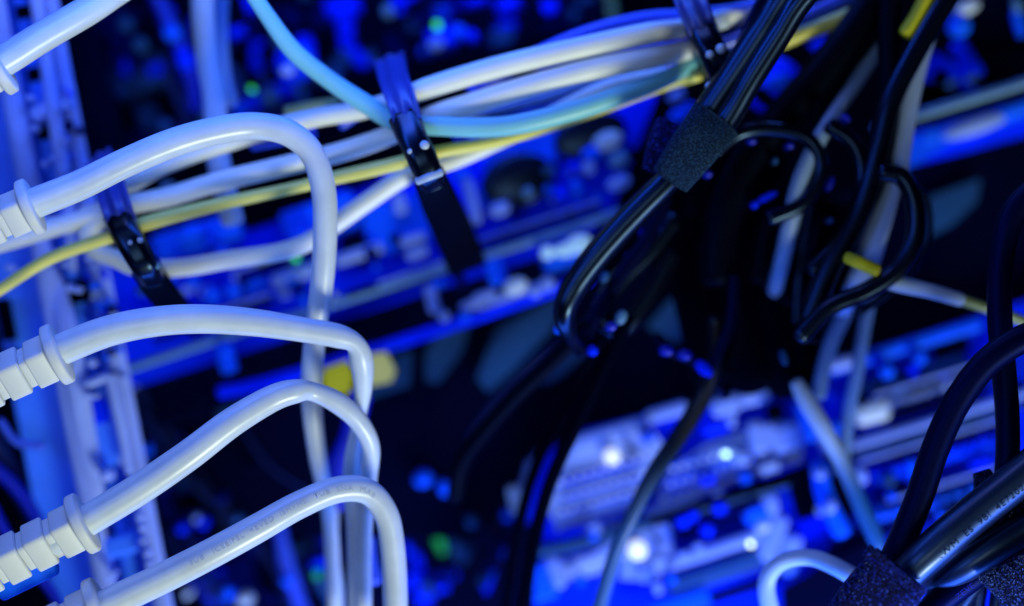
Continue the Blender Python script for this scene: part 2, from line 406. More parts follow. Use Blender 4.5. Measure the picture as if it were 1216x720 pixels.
# 1U unit in the middle; cable shade and lit patches painted as colour
dk = thing('blanking_panel', 760, 520, 66, 'satin front panel with painted shade between the two blue lit server units', 'panel')
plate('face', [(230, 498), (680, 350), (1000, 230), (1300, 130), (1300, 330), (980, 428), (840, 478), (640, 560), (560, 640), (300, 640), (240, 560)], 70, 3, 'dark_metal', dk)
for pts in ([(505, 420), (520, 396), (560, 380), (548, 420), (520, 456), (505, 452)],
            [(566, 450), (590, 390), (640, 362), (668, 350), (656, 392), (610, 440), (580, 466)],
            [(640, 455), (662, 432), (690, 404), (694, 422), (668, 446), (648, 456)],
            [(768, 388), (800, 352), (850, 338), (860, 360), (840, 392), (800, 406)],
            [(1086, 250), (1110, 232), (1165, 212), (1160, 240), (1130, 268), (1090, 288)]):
    plate('lit_patch', pts, 67, 1, 'teal_metal', dk)  # lighter plates stand for lit areas between cable shadows
plate('lit_patch', [(440, 432), (490, 416), (486, 458), (436, 474)], 67, 1, 'teal_metal', dk)
plate('lit_patch', [(250, 468), (330, 448), (320, 486), (262, 500)], 67, 1, 'teal_metal', dk)
yp = thing('release_latch', 428, 460, 62, 'pair of yellow latch tabs on the dark panel behind the kinked white cable', 'latch')
plate('tab', [(384, 438), (412, 428), (420, 446), (414, 468), (398, 470), (382, 458)], 52, 3, 'yellow_plastic', yp)
plate('tab', [(434, 422), (458, 418), (470, 440), (464, 454), (434, 460)], 52, 3, 'lime_plastic', yp)

# ================================================================== RIGHT UPPER chassis
ru = thing('server_chassis', 1160, 200, 64, 'blue lit server chassis at the upper right with a square hole and a steel lip', 'server')
plate('tray', [(1070, 200), (1075, 90), (1112, 62), (1150, 88), (1165, 118), (1090, 138), (1300, 70), (1300, 140), (1150, 180)], 62, 2, 'blue_lit_metal', ru)
tube('lip', [(1040, 154), (1085, 139), (1216, 99), (1300, 72)], 'steel', ru, r=6.5, d=54)
tube('lip', [(1040, 166), (1085, 151), (1216, 111), (1300, 84)], 'black', ru, r=5, d=54)
box('opening', 1118, 92, 60, 18, 18, 3, 'black', ru, 12, 3)
plate('tray', [(1070, 205), (1082, 155), (1300, 90), (1300, 120), (1216, 142), (1130, 170)], 60, 2, 'bright_metal', ru)
dome('window', 1160, 148, 56, 40, 11, 'pale_metal', ru)
dome('window', 1204, 130, 56, 24, 10, 'bright_metal', ru)
dome('window', 1105, 160, 57, 14, 10, 'bright_metal', ru)
dome('screw', 1133, 98, 57, 7, 4, 'steel', ru)
dome('screw', 1157, 92, 57, 7, 5, 'steel', ru)
plate('cover', [(1130, -40), (1140, 60), (1170, 90), (1300, 50), (1300, -40)], 63, 2, 'dark_metal', ru)
plate('cover', [(1145, 60), (1240, 30), (1240, 90), (1160, 105)], 61, 2, 'black', ru)
dome('connector', 1150, 8, 57, 14, 8, 'white_metal', ru)
dome('connector', 1141, 30, 57, 12, 13, 'bright_metal', ru)
box('connector', 1212, 28, 58, 12, 34, 3, 'bright_metal', ru, 14, 5)
box('connector', 1209, 6, 57, 10, 18, 3, 'steel', ru, 14, 5)
box('bracket', 1150, 70, 60, 20, 50, 3, 'blue_lit_metal', ru, 32, 5)
plate('bracket', [(960, 50), (1010, 32), (1000, 60), (980, 72)], 60, 2, 'blue_lit_metal', ru)
dome('heat_sink', 918, 100, 56, 34, 32, 'blue_lit_metal', ru)
dome('cap', 922, 96, 52, 16, 9, 'bright_metal', ru)

# ================================================================== LOWER board unit with the white lamps
lo = thing('server_board', 800, 720, 62, 'pale blue lit perforated server board with round white lamps in the lower middle', 'server')
plate('dark_fill', [(606, 640), (640, 612), (632, 760), (560, 760)], 57, 2, 'dark_metal', lo)  # dark sheet added to cover a bright blue gap between cables
plate('carrier', [(640, 545), (690, 512), (860, 472), (950, 452), (1002, 470), (985, 560), (1010, 700), (940, 800), (600, 800), (610, 660)], 62, 2, 'blue_lit_metal', lo)
g = plate('grille', [(660, 556), (682, 524), (752, 500), (776, 512), (800, 545), (762, 598), (700, 622), (662, 634), (650, 600)], 58, 2, 'perforated', lo)
box('slot', 712, 560, 57, 90, 7, 1, 'blue_lit_metal', g, 16, 3)
box('slot', 700, 622, 57, 70, 6, 1, 'blue_lit_metal', g, 16, 3)
g = plate('grille', [(792, 560), (835, 530), (880, 515), (925, 500), (955, 520), (952, 548), (880, 568), (800, 600), (778, 610)], 58, 2, 'perforated', lo)
box('slot', 845, 560, 57, 120, 5, 1, 'bright_metal', g, 17, 2)
def perforation_glints(parent, rows):
    V, F = [], []; s = px(57)
    for (x0, y0, x1, y1) in rows:
        n = int(math.hypot(x1 - x0, y1 - y0) / 12)
        for i in range(n + 1):
            c = P(x0 + (x1 - x0) * i / n, y0 + (y1 - y0) * i / n, 56.8); k = len(V)
            V += [c + CX * (math.cos(a) * 2.6 * s) + CY * (math.sin(a) * 2.2 * s) for a in [math.pi * q / 4 for q in range(8)]]; F.append(tuple(range(k, k + 8)))
    o = link('perforation_glints', V, F, 'glint_paint', parent, smooth=False); o['kind'] = 'stuff'  # flat white dots stand in for highlights on the perforations
perforation_glints(g, [(800, 558, 950, 512), (796, 576, 948, 530), (790, 592, 946, 545)])
for k in range(2): box('slot', 868 - 4 * k, 546 + 17 * k, 57, 150, 4, 1, 'bright_metal', g, 17, 2)
perforation_glints(g, [(672, 590, 776, 560), (668, 608, 764, 580), (664, 572, 770, 541)])
box('edge', 792, 490, 56, 52, 16, 3, 'pale_metal', lo, 16, 5)
box('edge', 722, 518, 56, 96, 22, 3, 'pale_metal', lo, 16, 6)
tube('gap', [(640, 655, 55, 7), (700, 642, 55, 8), (800, 612, 55, 6), (900, 582, 55, 8), (1000, 548, 55, 9)], 'teal_metal', lo, flat=.6)
tube('gap', [(775, 622, 54, 4), (860, 590, 54, 6), (940, 566, 54, 8), (1010, 540, 54, 9)], 'black', lo, flat=.6)
box('strip', 715, 630, 56, 46, 13, 3, 'pale_metal', lo, 16, 5)
box('strip', 800, 602, 56, 70, 13, 3, 'pale_metal', lo, 18, 5)
g = plate('grille', [(652, 670), (700, 660), (728, 644), (748, 640), (742, 672), (700, 684), (656, 690)], 58, 2, 'perforated', lo)
box('foot', 642, 692, 57, 34, 46, 3, 'bright_metal', lo, 20, 6)
box('foot', 660, 680, 56, 16, 40, 3, 'pale_metal', lo, 20, 6)
plate('lamp_bracket', [(745, 640), (778, 618), (796, 626), (800, 660), (770, 690), (735, 688)], 57, 2, 'pale_metal', lo)
box('strip', 842, 656, 56, 146, 17, 3, 'pale_metal', lo, 18, 6)
box('bar', 850, 682, 55, 118, 22, 3, 'dim_steel', lo, 18, 5)
box('bar', 845, 712, 55, 180, 14, 3, 'navy_metal', lo, 18, 5)
box('bar', 800, 722, 54, 90, 24, 3, 'bright_metal', lo, 18, 5)
box('cavity', 855, 615, 59, 110, 30, 3, 'navy_metal', lo, 18, 5)
for x, y, rx, ry, m in ((811, 619, 8, 8, 'blue_lit_metal'), (855, 603, 9, 8, 'blue_lit_metal'), (823, 612, 7, 7, 'blue_lit_metal'), (750, 533, 4, 4, 'navy_metal'), (781, 644, 4, 4, 'navy_metal'), (797, 687, 6, 7, 'bright_metal'), (770, 520, 8, 6, 'bright_metal'), (881, 605, 10, 6, 'navy_metal'), (840, 630, 8, 8, 'blue_lit_metal'), (896, 598, 8, 6, 'navy_metal')):
    dome('capacitor', x, y, 54, rx, ry, m, lo)
dome('lamp', 727, 543, 54, 9, 8.6, 'led_white', lo, deep=.2)
dome('lamp', 757, 654, 54, 11, 11, 'led_white', lo, deep=.2)
dome('lamp', 863, 540, 54, 2.6, 2.6, 'led_pale', lo, deep=.2)
dome('lamp', 892, 647, 54, 2.6, 2.6, 'led_amber', lo, deep=.2)
for x, y, w_, h_, m, a in ((862, 482, 36, 22, 'pale_metal', 16), (896, 472, 40, 18, 'pale_metal', 12), (868, 498, 12, 20, 'pale_metal', 12), (900, 520, 22, 40, 'pale_metal', 12), (934, 520, 36, 34, 'pale_metal', 14), (960, 500, 22, 50, 'bright_metal', 14), (985, 530, 20, 30, 'pale_metal', 20), (880, 545, 22, 20, 'pale_metal', 12), (900, 610, 34, 24, 'bright_metal', 16), (918, 640, 24, 60, 'pale_metal', -20), (938, 660, 26, 50, 'pale_metal', -10), (915, 600, 20, 26, 'pale_metal', 12), (850, 508, 34, 14, 'blue_lit_metal', 16), (908, 626, 20, 14, 'white_metal', 16)):
    box('chip', x, y, 55, w_, h_, 4, m, lo, a, 6)
box('cavity', 921, 490, 53, 22, 20, 2, 'black', lo, 14, 6)
box('cavity', 955, 590, 54, 30, 54, 2, 'black', lo, 14, 6)
box('cavity', 1000, 585, 54, 32, 60, 2, 'black', lo, -10, 6)
tube('ribbon_plug', [(972, 552, 50, 10), (978, 585, 50, 11), (988, 608, 50, 11), (1000, 632, 50, 11)], 'bright_metal', lo)
dome('contact', 974, 563, 46, 7, 7, 'pale_metal', lo); dome('contact', 986, 602, 46, 7, 9, 'pale_metal', lo, ang=-20)

# ================================================================== RIGHT LOWER switch
sw = thing('network_switch', 1110, 720, 66, 'blue lit network switch with rows of ports behind the thick black arc', 'network switch')
plate('housing', [(975, 436), (1100, 398), (1300, 330), (1300, 800), (1000, 800), (1005, 600), (975, 560)], 64, 4, 'blue_lit_metal', sw)
box('top_edge', 1075, 412, 58, 190, 16, 3, 'bright_metal', sw, 17, 5)
box('top_edge', 1000, 432, 57, 34, 16, 3, 'pale_metal', sw, 14, 6)
box('recess', 1130, 414, 59, 44, 20, 2, 'dark_metal', sw, 17, 4)
box('recess', 1060, 456, 59, 40, 18, 2, 'navy_metal', sw, 17, 5)
box('recess', 1180, 640, 59, 60, 20, 2, 'navy_metal', sw, 17, 5)
box('recess', 1020, 470, 59, 24, 30, 2, 'navy_metal', sw, 17, 5)
dome('knob', 1093, 425, 54, 7, 8, 'bright_metal', sw); dome('knob', 1054, 441, 54, 8, 9, 'bright_metal', sw); dome('knob', 1022, 565, 54, 8, 11, 'pale_metal', sw); dome('knob', 1056, 570, 55, 8, 8, 'teal_metal', sw); dome('knob', 1084, 554, 54, 7, 10, 'bright_metal', sw); dome('knob', 1060, 590, 54, 5, 6, 'bright_metal', sw)
box('strip', 1115, 440, 57, 72, 24, 2, 'dim_steel', sw, 17, 6)
box('strip', 1045, 456, 58, 60, 14, 2, 'dim_steel', sw, 17, 6)
box('strip', 1036, 490, 55, 44, 26, 3, 'white_metal', sw, 14, 8)
box('strip', 1100, 464, 57, 110, 14, 2, 'pale_metal', sw, 17, 6)
box('port_row', 1108, 480, 57, 120, 16, 2, 'navy_metal', sw, 17, 4)
box('strip', 1120, 498, 55, 240, 13, 3, 'pale_metal', sw, 17, 5)
box('strip', 1125, 508, 54.5, 240, 6, 3, 'teal_metal', sw, 17, 2)
box('recess', 1168, 492, 56, 60, 12, 2, 'black', sw, 17, 4)
box('recess', 1160, 524, 58, 60, 16, 2, 'dark_metal', sw, 17, 4)
box('recess', 1075, 585, 58, 70, 18, 2, 'navy_metal', sw, 17, 4)
box('strip', 1110, 548, 58, 150, 14, 2, 'bright_metal', sw, 17, 5)
box('strip', 1110, 592, 57, 190, 20, 2, 'bright_metal', sw, 16, 6)
box('port_row', 1110, 612, 57, 190, 20, 2, 'navy_metal', sw, 16, 4)
box('strip', 1120, 632, 56, 130, 16, 2, 'dim_steel', sw, 16, 5)
for x, y in ((1120, 596), (1135, 590), (1152, 585)): dome('port', x, y + 8, 54, 4, 7, 'dark_metal', sw)
for x, y in ((1077, 488), (1090, 483), (1103, 479), (1117, 475)): dome('port', x, y, 54, 4, 5, 'dark_metal', sw)
plate('shadow_gap', [(998, 628), (1050, 600), (1060, 740), (960, 740), (960, 690)], 58, 2, 'navy_metal', sw)
plate('cavity', [(930, 700), (1040, 640), (1040, 760), (930, 760)], 53, 2, 'dark_metal', sw)

# ================================================================== FAR things: upper left and lower left hardware, small board in the middle
ul = thing('circuit_board', 250, 200, 90, 'dim unlit circuit board with a round blue knob at the top left', 'circuit board')
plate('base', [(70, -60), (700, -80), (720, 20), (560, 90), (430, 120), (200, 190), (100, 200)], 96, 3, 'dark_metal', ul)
for x, y, w_, h_, m, a in ((152, 95, 48, 44, 'teal_metal', 30), (185, 85, 30, 40, 'dim_steel', 24), (110, 135, 14, 34, 'teal_metal', 20), (100, 35, 20, 40, 'navy_metal', 20), (130, 30, 36, 110, 'navy_metal', 26), (405, 8, 44, 26, 'blue_lit_metal', 14), (412, 45, 20, 70, 'blue_lit_metal', 10), (200, 40, 26, 40, 'navy_metal', 20), (200, 22, 14, 40, 'blue_lit_metal', 20), (305, 65, 16, 40, 'blue_lit_metal', 0), (330, 18, 44, 14, 'navy_metal', 14), (400, 82, 80, 20, 'teal_metal', 18), (230, 160, 60, 50, 'navy_metal', 20), (165, 170, 30, 30, 'navy_metal', 20), (600, 32, 28, 14, 'blue_lit_metal', 18), (605, 4, 34, 18, 'blue_lit_metal', 18), (556, 2, 50, 10, 'blue_lit_metal', 14), (520, 55, 46, 14, 'bright_metal', 18), (523, 8, 18, 32, 'bright_metal', 12), (320, 115, 60, 24, 'blue_lit_metal', 20), (250, 70, 30, 110, 'blue_lit_metal', 14), (590, 55, 30, 40, 'navy_metal', 14), (660, 20, 40, 40, 'navy_metal', 20), (470, 60, 20, 40, 'navy_metal', 20), (175, 140, 26, 34, 'teal_metal', 20), (480, 100, 40, 20, 'navy_metal', 18)):
    box('chip', x, y, 80, w_, h_, 5, m, ul, a, 7)
for x, y, rx, ry, m in ((88, 108, 11, 11, 'dim_steel'), (103, 40, 10, 10, 'teal_metal'), (148, 28, 9, 9, 'teal_metal'), (165, 52, 9, 9, 'teal_metal'), (203, 38, 10, 10, 'bright_metal'), (195, 150, 9, 9, 'dim_steel'), (460, 12, 7, 7, 'steel'), (545, 37, 8, 8, 'bright_metal'), (560, 43, 7, 7, 'blue_lit_metal'), (518, 52, 10, 7, 'pale_metal'), (398, 90, 7, 7, 'dim_steel'), (321, 116, 6, 6, 'steel'), (218, 70, 10, 14, 'blue_lit_metal'), (205, 190, 10, 8, 'bright_metal'), (118, 190, 12, 8, 'bright_metal'), (250, 140, 12, 9, 'steel'), (285, 130, 10, 8, 'bright_metal'), (95, 8, 18, 8, 'dim_steel'), (70, 4, 14, 9, 'teal_metal')):
    dome('capacitor', x, y, 66, rx, ry, m, ul)
kb = dome('knob', 350, 73, 62, 25, 23, 'blue_lit_metal', ul); dome('cap', 340, 82, 52, 8, 6, 'pale_metal', kb)  # pale cap stands in for the highlight on the knob
dome('cap', 352, 66, 55, 16, 12, 'bright_metal', kb)
dome('status_light', 298, 105, 60, 2.6, 2.6, 'led_green', ul); dome('status_light', 519, 29, 60, 4.5, 4.5, 'led_green', ul)

ll = thing('circuit_board', 300, 720, 90, 'dim blue circuit board seen through the gaps between the white loops', 'circuit board')
plate('base', [(150, 470), (330, 520), (480, 560), (640, 640), (660, 800), (120, 800)], 96, 3, 'dark_metal', ll)
plate('side', [(215, 560), (300, 505), (372, 520), (386, 600), (372, 800), (180, 800)], 92, 2, 'black', ll)
for x, y, w_, h_, m, a in ((262, 560, 34, 70, 'navy_metal', 10), (342, 618, 22, 30, 'bright_metal', 10), (175, 600, 60, 90, 'navy_metal', 20), (225, 650, 40, 90, 'navy_metal', 20), (402, 540, 60, 90, 'navy_metal', 8), (405, 520, 26, 70, 'blue_lit_metal', 6), (190, 490, 60, 14, 'navy_metal', -40), (230, 540, 90, 9, 'navy_metal', -48), (190, 560, 80, 10, 'navy_metal', -40), (484, 620, 22, 90, 'navy_metal', 12), (492, 650, 16, 80, 'blue_lit_metal', 12), (510, 690, 70, 12, 'blue_lit_metal', 14), (492, 590, 40, 14, 'bright_metal', 18), (495, 712, 40, 20, 'blue_lit_metal', 14), (570, 554, 74, 14, 'bright_metal', 18), (550, 572, 14, 26, 'bright_metal', 10), (530, 580, 13, 26, 'bright_metal', 14), (575, 570, 26, 14, 'pale_metal', 16), (537, 628, 17, 38, 'bright_metal', 14), (550, 655, 18, 30, 'teal_metal', -20), (640, 560, 22, 60, 'bright_metal', -16), (280, 690, 60, 60, 'navy_metal', 20), (250, 700, 14, 50, 'bright_metal', 20), (400, 600, 60, 40, 'blue_lit_metal', 8), (375, 500, 20, 50, 'navy_metal', 10), (600, 650, 30, 26, 'navy_metal', 14), (310, 640, 14, 50, 'navy_metal', -30), (380, 645, 30, 60, 'blue_lit_metal', 6), (445, 690, 30, 60, 'dark_metal', 6), (600, 600, 16, 60, 'navy_metal', 14)):
    box('chip', x, y, 78, w_, h_, 5, m, ll, a, 7)
for x, y, rx, ry, m in ((157, 456, 5, 5, 'pale_metal'), (233, 616, 5, 5, 'pale_metal'), (240, 622, 6, 6, 'blue_lit_metal'), (262, 592, 8, 7, 'navy_metal'), (281, 618, 6, 6, 'dim_steel'), (290, 713, 9, 8, 'white_metal'), (221, 706, 6, 5, 'white_metal'), (206, 712, 5, 5, 'pale_metal'), (270, 705, 8, 8, 'bright_metal'), (502, 569, 11, 9, 'bright_metal'), (527, 580, 7, 9, 'bright_metal'), (603, 613, 7, 6, 'bright_metal'), (602, 660, 9, 7, 'bright_metal'), (606, 680, 6, 6, 'bright_metal'), (587, 685, 6, 6, 'bright_metal'), (625, 690, 10, 10, 'navy_metal'), (620, 650, 8, 8, 'bright_metal'), (590, 660, 8, 6, 'navy_metal'), (574, 690, 7, 7, 'teal_metal'), (172, 535, 6, 6, 'bright_metal'), (160, 500, 5, 5, 'navy_metal'), (215, 628, 6, 6, 'blue_lit_metal'), (560, 620, 8, 8, 'teal_metal'), (340, 690, 6, 6, 'bright_metal'), (296, 650, 6, 6, 'navy_metal'), (190, 580, 8, 8, 'navy_metal'), (180, 610, 6, 6, 'blue_lit_metal'), (245, 642, 6, 6, 'navy_metal'), (300, 555, 6, 6, 'dark_metal')):
    dome('capacitor', x, y, 66, rx, ry, m, ll)
box('connector', 612, 595, 62, 15, 34, 4, 'white_metal', ll, 12, 5)
box('connector', 628, 566, 64, 14, 40, 4, 'pale_metal', ll, -16, 5)
box('connector', 641, 545, 64, 12, 20, 4, 'pale_metal', ll, -16, 5)
tube('status_light', [(515, 622, 80, 3), (520, 638, 80, 6), (526, 656, 80, 4)], 'led_soft', ll)
dome('status_light', 518, 632, 72, 3, 3, 'led_green', ll); dome('status_light', 376, 684, 62, 5, 5, 'led_teal', ll)
tube('wire', [(330, 610, 70, 6), (338, 660, 70, 9), (350, 700, 70, 9), (365, 740, 70, 9)], 'blue_pvc', ll)
tube('wire', [(380, 690, 70, 6), (392, 705, 70, 8), (400, 730, 70, 8)], 'teal_pvc', ll)

rnd = random.Random(21)
box('rail_edge', 1130, 572, 55, 160, 4, 2, 'pale_metal', sw, 17, 1); box('rail_gap', 1132, 580, 55.5, 160, 6, 2, 'black', sw, 17, 1)
box('rail_edge', 1090, 528, 55, 200, 4, 2, 'pale_metal', sw, 17, 1); box('rail_gap', 1092, 536, 55.5, 200, 6, 2, 'black', sw, 17, 1)
box('rail_edge', 1110, 448, 55, 150, 4, 2, 'pale_metal', sw, 17, 1); box('rail_gap', 1112, 456, 55.5, 150, 6, 2, 'black', sw, 17, 1)
for k in range(4):
    box('seam', 716 - 2 * k, 562 + 19 * k, 56.6, 100, 2.5, 1, 'bright_metal', lo, 16, 1)
    box('seam', 866 - 3 * k, 534 + 17 * k, 56.6, 150, 2.5, 1, 'bright_metal', lo, 17, 1)
perforation_glints(lo, [(672, 648, 738, 630), (790, 675, 905, 636), (664, 684, 740, 660)])
for k in range(14): box('port', 1040 + k * 12.5, 610 - k * 3.9, 55.5, 7, 11, 2, 'navy_metal', sw, 16, 2)
for k in range(12): box('port', 1050 + k * 12.5, 560 - k * 4.0, 56.5, 7, 8, 2, 'blue_lit_metal', sw, 17, 2)
for k in range(10): box('port', 1068 + k * 11.5, 493 - k * 3.7, 55.5, 6, 9, 2, 'navy_metal', sw, 17, 2)
def scatter(parent, n, inside, d, mats, smin, smax, name='component', ang=18):
    for _ in range(n):
        for _t in range(40):
            x, y = rnd.uniform(*inside[0]), rnd.uniform(*inside[1])
            if inside[2](x, y): break
        w_ = rnd.uniform(smin, smax) * rnd.choice((1, 1, 1.8)); h_ = rnd.uniform(smin, smax)
        m = rnd.choice(mats)
        if rnd.random() < .05: dome(name, x, y, d - rnd.uniform(1, 3), w_ * .4, w_ * .4, m, parent)
        else: box(name, x, y, d - rnd.uniform(0, 2), w_, h_, 3, m, parent, ang + rnd.choice((0, 0, 90)), 1.5)
scatter(lo, 14, ((650, 990), (470, 700), lambda x, y: y > 520 - .3 * (x - 690) and y < 730 - .3 * (x - 690) and x > 660 + (y - 530) * -.1), 55, ('bright_metal', 'pale_metal', 'blue_lit_metal', 'pale_metal', 'pale_metal', 'perforated'), 6, 16)
scatter(sw, 30, ((985, 1216), (370, 660), lambda x, y: y > 445 - .32 * (x - 985)), 57, ('bright_metal', 'navy_metal', 'blue_lit_metal', 'blue_lit_metal', 'blue_lit_metal', 'dim_steel'), 5, 16, ang=17)
scatter(up, 70, ((170, 780), (120, 400), lambda x, y: y > 318 - .32 * (x - 170) + 40 and y < 425 - .32 * (x - 170)), 58, ('bright_metal', 'navy_metal', 'black', 'blue_lit_metal', 'pale_metal'), 5, 14)
scatter(rail, 40, ((40, 150), (100, 700), lambda x, y: 60 < x - railx(y) < 88), 38, ('bright_metal', 'pale_metal', 'blue_lit_metal', 'navy_metal'), 4, 9, ang=11)
scatter(ul, 60, ((90, 720), (-10, 130), lambda x, y: y < 200 - .3 * (x - 90)), 78, ('navy_metal', 'navy_metal', 'dark_metal', 'teal_metal', 'blue_lit_metal'), 8, 22)
scatter(ll, 60, ((150, 620), (470, 720), lambda x, y: not (235 < x < 375 and 480 < y < 600)), 76, ('navy_metal', 'navy_metal', 'dark_metal', 'teal_metal', 'blue_lit_metal'), 7, 18)
for k in range(16):
    x, y = rnd.uniform(150, 330), rnd.uniform(430, 680); L = rnd.uniform(60, 150)
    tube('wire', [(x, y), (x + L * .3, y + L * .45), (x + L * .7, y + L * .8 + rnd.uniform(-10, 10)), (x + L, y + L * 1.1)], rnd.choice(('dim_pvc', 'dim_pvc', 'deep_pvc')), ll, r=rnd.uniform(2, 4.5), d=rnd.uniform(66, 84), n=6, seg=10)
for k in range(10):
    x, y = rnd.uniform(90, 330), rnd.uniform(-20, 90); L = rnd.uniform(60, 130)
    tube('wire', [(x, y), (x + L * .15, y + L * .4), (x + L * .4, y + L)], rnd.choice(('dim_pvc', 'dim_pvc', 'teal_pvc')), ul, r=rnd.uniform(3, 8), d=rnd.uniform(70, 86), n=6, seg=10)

# ================================================================== WHITE CABLES IN FRONT
def boot(parent, x, y, ang, d=0.0, scale=1.0, nseg=4, latch=False):
    """strain relief: round collar, then notched square segments; x, y = centre of the collar, ang = cable direction"""
    a = math.radians(ang); s = px(d) * scale
    ux = CX * math.cos(a) + CY * math.sin(a); uz = -CX * math.sin(a) + CY * math.cos(a); uy = FW
    c = P(x, y, d)
    # turn the section 45 degrees-ish about the cable so that two faces show, as in the photo
    t = math.radians(33); e1 = uz * math.cos(t) - uy * math.sin(t); e2 = uz * math.sin(t) + uy * math.cos(t)
    bm = bmesh.new()
    def prism(x0, x1, h1, h2, ex=4.0, bev=2.0, up=0.0):
        """superellipse section from x0 to x1 (px along the cable), rims rounded"""
        K = 64; rings = []
        for xx, k in ((x0, 1 - bev / max(h1, 1)), (x0 + bev * .4, 1 - bev * .25 / max(h1, 1)), (x0 + bev, 1), (x1 - bev, 1), (x1 - bev * .4, 1 - bev * .25 / max(h1, 1)), (x1, 1 - bev / max(h1, 1))):
            r = []
            for i in range(K):
                g = 2 * math.pi * i / K; cs, sn = math.cos(g), math.sin(g)
                q = (abs(cs) ** ex + abs(sn) ** ex) ** (-1 / ex)
                r.append(bm.verts.new(c + ux * xx * s + e1 * (cs * q * h1 * k + up) * s + e2 * sn * q * h2 * k * s))
            rings.append(r)
        for i in range(len(rings) - 1):
            for k in range(K): bm.faces.new((rings[i][k], rings[i][(k + 1) % K], rings[i + 1][(k + 1) % K], rings[i + 1][k]))
        bm.faces.new(rings[0][::-1]); bm.faces.new(rings[-1])
    def done(name, par):
        bm.verts.index_update()
        V = [v.co.copy() for v in bm.verts]; F = [tuple(v.index for v in f.verts) for f in bm.faces]; bm.clear()
        o = link(name, V, F, 'boot_plastic', par)
        return o
    prism(-nseg * 37 - 30, 2, 17, 17, 2.6, 1)
    core = done('strain_relief_boot', parent)
    prism(-7, 7, 37, 35, 2.3, 3); done('collar', core)
    xx = -7
    for i in range(nseg):
        prism(xx - 27, xx - (1 if i == 0 else 0), 24, 22, 10, 2.5); prism(xx - 36, xx - 25, 20, 18.5, 8, 1.5)
        done('segment', core); xx -= 36
    if latch:
        prism(-130, -50, 20, 18, 6, 6, up=-22)
        bm.verts.index_update(); V = [v.co.copy() for v in bm.verts]; F = [tuple(v.index for v in f.verts) for f in bm.faces]; bm.clear()
        link('latch', V, F, 'bright_metal', core)
    bm.free()
    return core

G = 'white network cables with boots'
c1 = tube('network_cable', [(-60, 108, 2, 19), (0, 75, 2, 19), (50, 44, 3, 18.5), (105, 12, 5, 18), (150, -18, 8, 17.5), (220, -60, 12, 17)], 'white_pvc', label='short white network cable leaving its boot across the top left corner', cat='cable', group=G, seg=28)
boot(c1, -2, 78, 30, 1, nseg=1)
p2 = [(-10, 262, 0, 18.5), (45, 240, 0, 18.5), (95, 220, 0, 18), (150, 193, 0, 17.5), (205, 170, 1, 17.5), (255, 156, 3, 17), (300, 150, 5, 16.5), (340, 157, 6, 16), (370, 182, 7, 15), (384, 225, 8, 15), (386, 280, 10, 14.5), (382, 340, 13, 14), (374, 400, 17, 13), (370, 470, 20, 13), (377, 540, 26, 11), (392, 620, 34, 9), (398, 740, 38, 9)]
c2 = tube('network_cable', p2, 'white_pvc', seg=28, label='white network cable arching highest, then hanging down behind the others', cat='cable', group=G)
boot(c2, 36, 246, 23, 0, .92, nseg=3)
p3 = [(20, 440, 0, 18.5), (78, 413, 0, 19), (130, 393, 0, 18.5), (185, 382, 0, 18), (240, 379, 1, 17.5), (300, 383, 3, 16.5), (355, 391, 5, 15), (400, 399, 7, 14.5), (421, 408, 8, 12), (429, 428, 10, 14.5), (431, 462, 13, 11), (426, 500, 17, 8), (418, 560, 22, 11), (424, 640, 24, 12), (425, 760, 28, 12)]
c3 = tube('network_cable', p3, 'white_pvc', seg=28, label='white network cable that kinks sharply down in front of the yellow tabs', cat='cable', group=G)
boot(c3, 68, 421, 24, 0, 1.0, nseg=3)
p4 = [(60, 645, 0, 18.5), (118, 610, 0, 19), (170, 578, 0, 19), (225, 540, 0, 18.5), (275, 502, 1, 17.5), (322, 474, 3, 16), (350, 465, 4, 14.5), (370, 465, 6, 11.5), (400, 478, 8, 13), (425, 500, 10, 12), (440, 530, 13, 11), (438, 570, 17, 10), (432, 640, 22, 10), (432, 760, 26, 10)]
c4 = tube('network_cable', p4, 'white_pvc', seg=28, label='white network cable rising from the lower boot to a pinched low arch', cat='cable', group=G)
boot(c4, 98, 622, 26, 0, 1.0, nseg=4, latch=True)
p5 = [(80, 742, 0, 19), (140, 712, 0, 19), (195, 686, 0, 18.5), (250, 658, 0, 18), (305, 628, 1, 17.5), (355, 600, 3, 16.5), (400, 582, 5, 16), (436, 584, 7, 15.5), (458, 610, 9, 15), (466, 650, 11, 15), (469, 700, 13, 15), (470, 770, 15, 15)]
c5 = tube('network_cable', p5, 'white_pvc', seg=28, label='lowest white network cable, embossed with lettering along its top', cat='cable', group=G)
boot(c5, 118, 722, 26, 0, 1.0, nseg=3)
lettering('lettering', '3UB   ICEEIFEL  <EVED  ISHVHSI  TUB  SNA  MAB', p5, 'print_pale', c5, 9.5, 165, .12, squash=1.05)

# loose white strands hanging between the loops
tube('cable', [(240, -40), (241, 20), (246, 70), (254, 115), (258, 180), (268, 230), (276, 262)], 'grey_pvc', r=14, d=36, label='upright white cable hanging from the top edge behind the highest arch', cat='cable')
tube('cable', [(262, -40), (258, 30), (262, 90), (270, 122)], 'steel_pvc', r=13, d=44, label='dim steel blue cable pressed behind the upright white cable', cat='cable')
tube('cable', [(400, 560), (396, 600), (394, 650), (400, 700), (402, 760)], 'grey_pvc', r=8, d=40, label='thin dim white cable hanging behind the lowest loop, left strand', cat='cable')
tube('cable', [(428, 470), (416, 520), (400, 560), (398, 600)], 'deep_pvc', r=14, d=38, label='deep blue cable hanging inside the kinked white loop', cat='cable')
tube('cable', [(436, 640), (438, 665), (444, 690)], 'blue_pvc', r=10, d=36, label='short pale blue cable end between the two lowest hanging strands', cat='cable')

